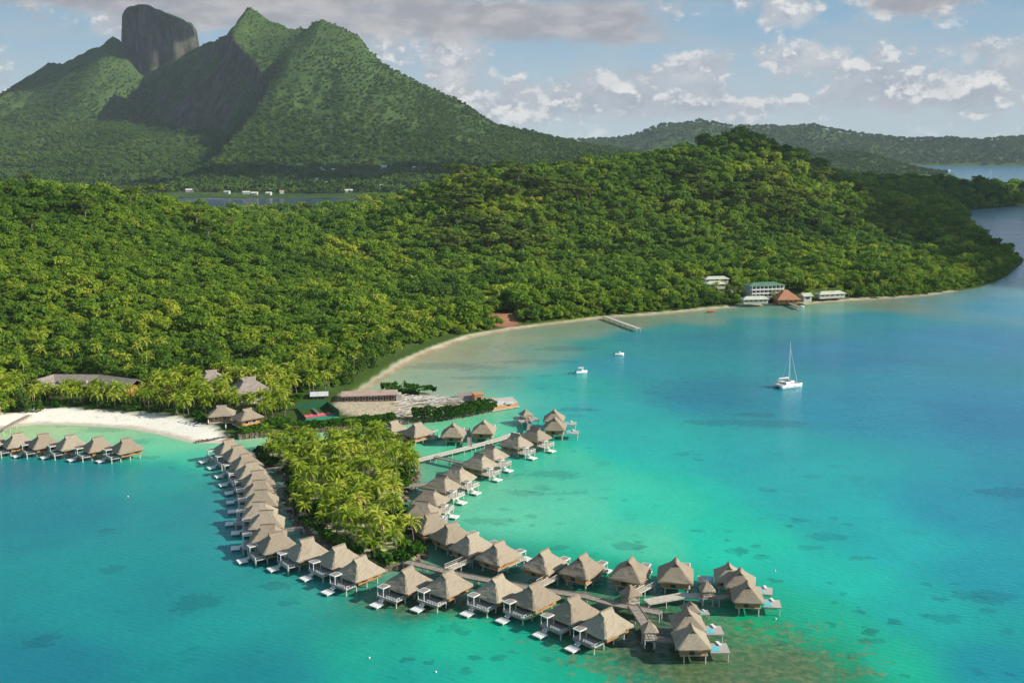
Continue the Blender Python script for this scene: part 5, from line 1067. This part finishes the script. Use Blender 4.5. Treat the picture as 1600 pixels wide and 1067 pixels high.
def motorboat(px, py, rz, L, canopy, lab):
    x, y = at(px, py); root = empty('motorboat', (x, y, 0), rz, lab, 'boat', 'white motorboats in the bay'); mb = MB(); hull(mb, L, L * .34, 1.25, 0); mb.build('hull', M['gelcoat'], root, True)
    MB().box((-.2, 0, 1.02), (L * .55, L * .24, .06)).build('cockpit_floor', M['canvas'], root); MB().box((L * .10, 0, 1.35), (L * .2, L * .2, .8), 0, 0, .8).build('console', M['gelcoat'], root); MB().box((-L * .48, 0, 1.0), (.5, .5, 1.1), 0, 0, .7).build('outboard_motor', M['dark_wood'], root)
    if canopy:
        MB().box((-L * .02, 0, 2.55), (L * .42, L * .28, .09)).build('canopy', M['white'], root)
        for a in (-L * .2, L * .16):
            for b in (-L * .12, L * .12): MB().tube((a, b, .9), (a, b, 2.5), .04, n=5).build('canopy_post', M['alloy'], root)
motorboat(908, 583, R(24), 6.0, True, 'white motorboat with a canopy anchored in the bay'); motorboat(967, 555, R(8), 4.8, False, 'smaller open white motorboat anchored farther out')
motorboat(1251, 480.5, R(-10), 4.2, False, 'little white boat tied at the end of the dark jetty')
x, y = at(1111, 486.5, 1.0); root = empty('outrigger_canoe', (x, y, .75), .2, 'bright red canoe pulled up on the far beach', 'canoe'); mb = MB(); hull(mb, 5.2, .9, .7); mb.build('hull', M['red'], root, True); MB().tube((-1.6, 1.5, .1), (1.8, 1.5, .1), .13).build('outrigger', M['red'], root); MB().box((-.8, .8, .35), (.1, 1.6, .08)).box((.9, .8, .35), (.1, 1.6, .08)).build('outrigger_arm', M['red'], root)
for i, (px, py) in enumerate([(1548, 269.5), (1483, 267.5), (1460, 267)]):
    x, y = at(px, py); root = empty('yacht', (x, y, 0), R([70, 20, 150][i]), ['white yacht far out on the right lagoon', 'tiny pale yacht off the wooded point', 'faintest yacht close to the wooded point'][i], 'boat', 'distant yachts'); mb = MB(); hull(mb, 16 - 3 * (i > 0), 5, 3); mb.build('hull', M['gelcoat'], root, True); MB().box((0, 0, 3.6), (7, 3.4, 2.0), 0, 0, .8).build('cabin', M['gelcoat'], root); MB().tube((1, 0, 3), (1, 0, 15), .16).build('mast', M['alloy'], root)
for i, (px, py, lab) in enumerate([(578, 922, 'small white buoy in front of the gap below the islet'), (705, 868, 'small white buoy beside the islet tip'), (1211, 892, 'white buoy to the right of the end cluster roof'), (1212, 967, 'white buoy over the coral right of the near cluster'), (577, 1028, 'white buoy alone in the lower left water'), (681, 1050, 'white buoy near the bottom edge'), (200, 776, 'white buoy left of the left row')]):
    x, y = at(px, py); mb = MB(); n = 8
    for j in range(4):
        r0, r1 = [.05, .30, .38, .26][j], [.30, .38, .26, .05][j]; mb.tube((0, 0, -.2 + j * .2), (0, 0, j * .2), r0, r1, n, cap=False)
    k = mb.tube((0, 0, .55), (0, 0, .75), .05).build('buoy', M['white'], None, True); k.location = (x, y, 0); k.scale = (.6, .6, .6); tag(k, lab, 'buoy', 'mooring buoys')

# ------------------------------------------------------------------ settlement under the mountain
def mount_hit(px, py):
    d = ray(px, py)
    for t in np.linspace(1900, 5200, 900):
        x, y, z = d[0] * t, d[1] * t, CAMZ + d[2] * t
        if float(mount_h(x, y)) > z: return x, y, max(0.5, float(mount_h(x, y)))
    return at(px, py, 1.0) + (1.0,)
HS = [(213, 294), (231, 294), (245, 292), (258, 294), (268, 291), (297, 299), (452, 263), (460, 262), (500, 266), (507, 268), (513, 270), (520, 267), (493, 282), (500, 285), (508, 288), (514, 287), (575, 293), (590, 295), (597, 292), (650, 264), (658, 266), (668, 265), (700, 266), (712, 265), (385, 303), (398, 304), (420, 304), (440, 302), (545, 300), (600, 262), (355, 302)]
for i, (px, py) in enumerate(HS):
    x, y, z = mount_hit(px, py + 1); L = 8 + (i * 7 % 9); dp = 7 + i % 3; h = 3.6; rz = (i * 37 % 50 - 25) / 60; root = empty('village_house', (x, y, z), rz, 'pale village house below the mountain', 'house', 'houses of the far village'); MB().box((0, 0, h / 2 - 3), (L, dp, h + 6)).build('wall', M['wall_white'], root)
    hx, hy = L / 2 + .8, dp / 2 + .8; mb = MB(); mb.add([(-hx, -hy, h), (hx, -hy, h), (hx, hy, h), (-hx, hy, h), (-hx, 0, h + 3), (hx, 0, h + 3)], [(0, 1, 5, 4), (2, 3, 4, 5), (1, 2, 5), (3, 0, 4), (3, 2, 1, 0)]); mb.build('roof', M['roof_white' if i % 3 else ('roof_pink' if i % 2 else 'roof_pale')], root)
for i, (px, py) in enumerate([(1412, 265.5), (1420, 266), (1428, 266.5), (1437, 266), (1446, 266.5)]):
    x, y = at(px, py + 1); z = .6; root = empty('shore_house', (x, y, z), .2 * i - .4, 'pale house on the sunlit wooded point', 'house', 'houses on the point'); MB().box((0, 0, 2), (12, 9, 6)).build('wall', M['wall_white'], root); mb = MB(); mb.add([(-7, -5.5, 5), (7, -5.5, 5), (7, 5.5, 5), (-7, 5.5, 5), (-7, 0, 8), (7, 0, 8)], [(0, 1, 5, 4), (2, 3, 4, 5), (1, 2, 5), (3, 0, 4), (3, 2, 1, 0)]); mb.build('roof', M['roof_pale'], root)

# ------------------------------------------------------------------ rim of the islet: boulders and shrubs
BO = []
for k in range(4):
    rs = np.random.default_rng(300 + k); mb = MB(); n1, n2 = 7, 5; rows = []
    for j in range(n2 + 1):
        for i in range(n1):
            th = math.pi * j / n2; ph = 2 * math.pi * i / n1; q = rs.uniform(.75, 1.15); rows.append((q * math.sin(th) * math.cos(ph), q * .85 * math.sin(th) * math.sin(ph), q * .65 * math.cos(th)))
    mb.add(rows, [(j * n1 + i, (j + 1) * n1 + i, (j + 1) * n1 + (i + 1) % n1, j * n1 + (i + 1) % n1) for j in range(n2) for i in range(n1)]); BO.append(mb.mesh('boulder', M['rock']))
IP = np.array(ISLET); k = 0
for i in range(len(IP)):
    a, b = IP[i - 1], IP[i]; L = np.hypot(*(b - a))
    for j in range(int(L / 2.1)):
        p = a + (b - a) * (j + rng.random()) / max(1, int(L / 2.1)); s_ = rng.uniform(.5, 1.25); q = link('boulder', BO[k % 4]); q.location = (p[0] + rng.uniform(-.6, .6), p[1] + rng.uniform(-.6, .6), .25); q.scale = (s_, s_, s_); q.rotation_euler = (0, 0, rng.uniform(0, 6.28)); tag(q, 'dark rounded boulder on the waterline of the palm islet', 'rock', 'boulders around the islet'); k += 1
x, y = jitter(-95, -15, 200, 372, 3.4); s_ = sdist(x, y, ISLET); kk = (s_ > .8) & (rng.random(x.shape) < np.where(s_ < 4.0, .97, .30)); x, y = x[kk], y[kk]
for i in range(len(x)): plant('shrub', i, x[i], y[i], 1.0, rng.uniform(.9, 1.7), rng.uniform(0, 6.28), 'low green shrub under the palms of the islet', 'shrubs on the islet', 'shrub')
x, y = jitter(-340, -60, 290, 470, 5.0); s_ = sdist(x, y, GROVE); zz = near_h(x, y); bd = sdist(x, y, BEACH)
kk = (s_ > -5) & (zz > .9) & (bd < -.5) & clear(x, y, .3) & (rng.random(x.shape) < np.where(bd > -7, .95, .22)); x, y, zz = x[kk], y[kk], zz[kk]; o_ = np.argsort(-sdist(x, y, BEACH))[:120]
for i in o_: plant('shrub', i, x[i], y[i], zz[i] - .1, rng.uniform(.9, 1.9), rng.uniform(0, 6.28), 'green shrub under the palms behind the white beach', 'shrubs behind the white beach', 'shrub')
# ------------------------------------------------------------------ a cumulus cloud over the lagoon to the right (its shadow lies on the hill) and one over the village
def cloud(name, target, z, lumps, lab, seed):
    t = (z - target[2]) / tosun.z; c = Vector(target) + tosun * t; rs = np.random.default_rng(seed); mb = MB()
    for lx, ly, r in lumps:
        n1, n2 = 20, 10; vs = []
        for j in range(n2 + 1):
            for i in range(n1):
                th = math.pi * j / n2; ph = 2 * math.pi * i / n1; p = np.array([math.sin(th) * math.cos(ph), math.sin(th) * math.sin(ph), math.cos(th) * .4]); q = r * (1 + .16 * math.sin(3 * ph + lx) + .10 * math.sin(7 * ph + 2 * th + ly)); vs.append((lx + p[0] * q, ly + p[1] * q, p[2] * q))
        mb.add(vs, [(j * n1 + i, (j + 1) * n1 + i, (j + 1) * n1 + (i + 1) % n1, j * n1 + (i + 1) % n1) for j in range(n2) for i in range(n1)])
    m_, t_, o_ = (M['cloud'], None, None) if 'cloud' in M else new_mat('cloud')
    if t_: principled(t_, o_, (0.85, 0.85, 0.86), 1.0, 0.0); M['cloud'] = m_
    k = mb.build(name, M['cloud'], None, True); k.location = c; tag(k, lab, 'cloud', kind='stuff'); return k
cloud('cloud', (600, 1250, 40), 1050, [(0, 0, 250), (60, -150, 200), (40, -380, 195), (110, -250, 170), (-440, 90, 120), (-320, 100, 130), (-140, 90, 200), (-340, 230, 220), (0, 360, 300), (260, 0, 260), (300, -180, 200)], 'white cumulus cloud over the lagoon', 5)
cloud('cloud', (at(500, 288, 20)[0], 2450, 20), 1150, [(0, 0, 130), (-220, 10, 110), (200, 20, 120), (380, 60, 100), (-380, -30, 80)], 'smaller cumulus cloud above the village', 6)
cloud('cloud', (-1950, 4150, 330), 1250, [(0, 0, 250), (-330, 60, 260), (-640, 0, 300), (-300, -420, 200)], 'unseen cloud shading the left ridge of the mountain', 8)  # added out of view to dim the mountain's left ridge
# ------------------------------------------------------------------ sea haze
hz = MB().box((0, 0, 0), (2, 2, 2)).build('haze', None); hz.data.materials.clear()
hz.location = (600, 3900, 430); hz.scale = (4200, 4600, 440)
m, t, out = new_mat('haze'); v = t.node('ShaderNodeVolumePrincipled', None, Density=0.000035, Color=(0.72, 0.85, 1.0)); t.l.new(v.outputs[0], out.inputs['Volume']); hz.data.materials.append(m); tag(hz, 'thin blue sea haze', 'haze', kind='stuff')
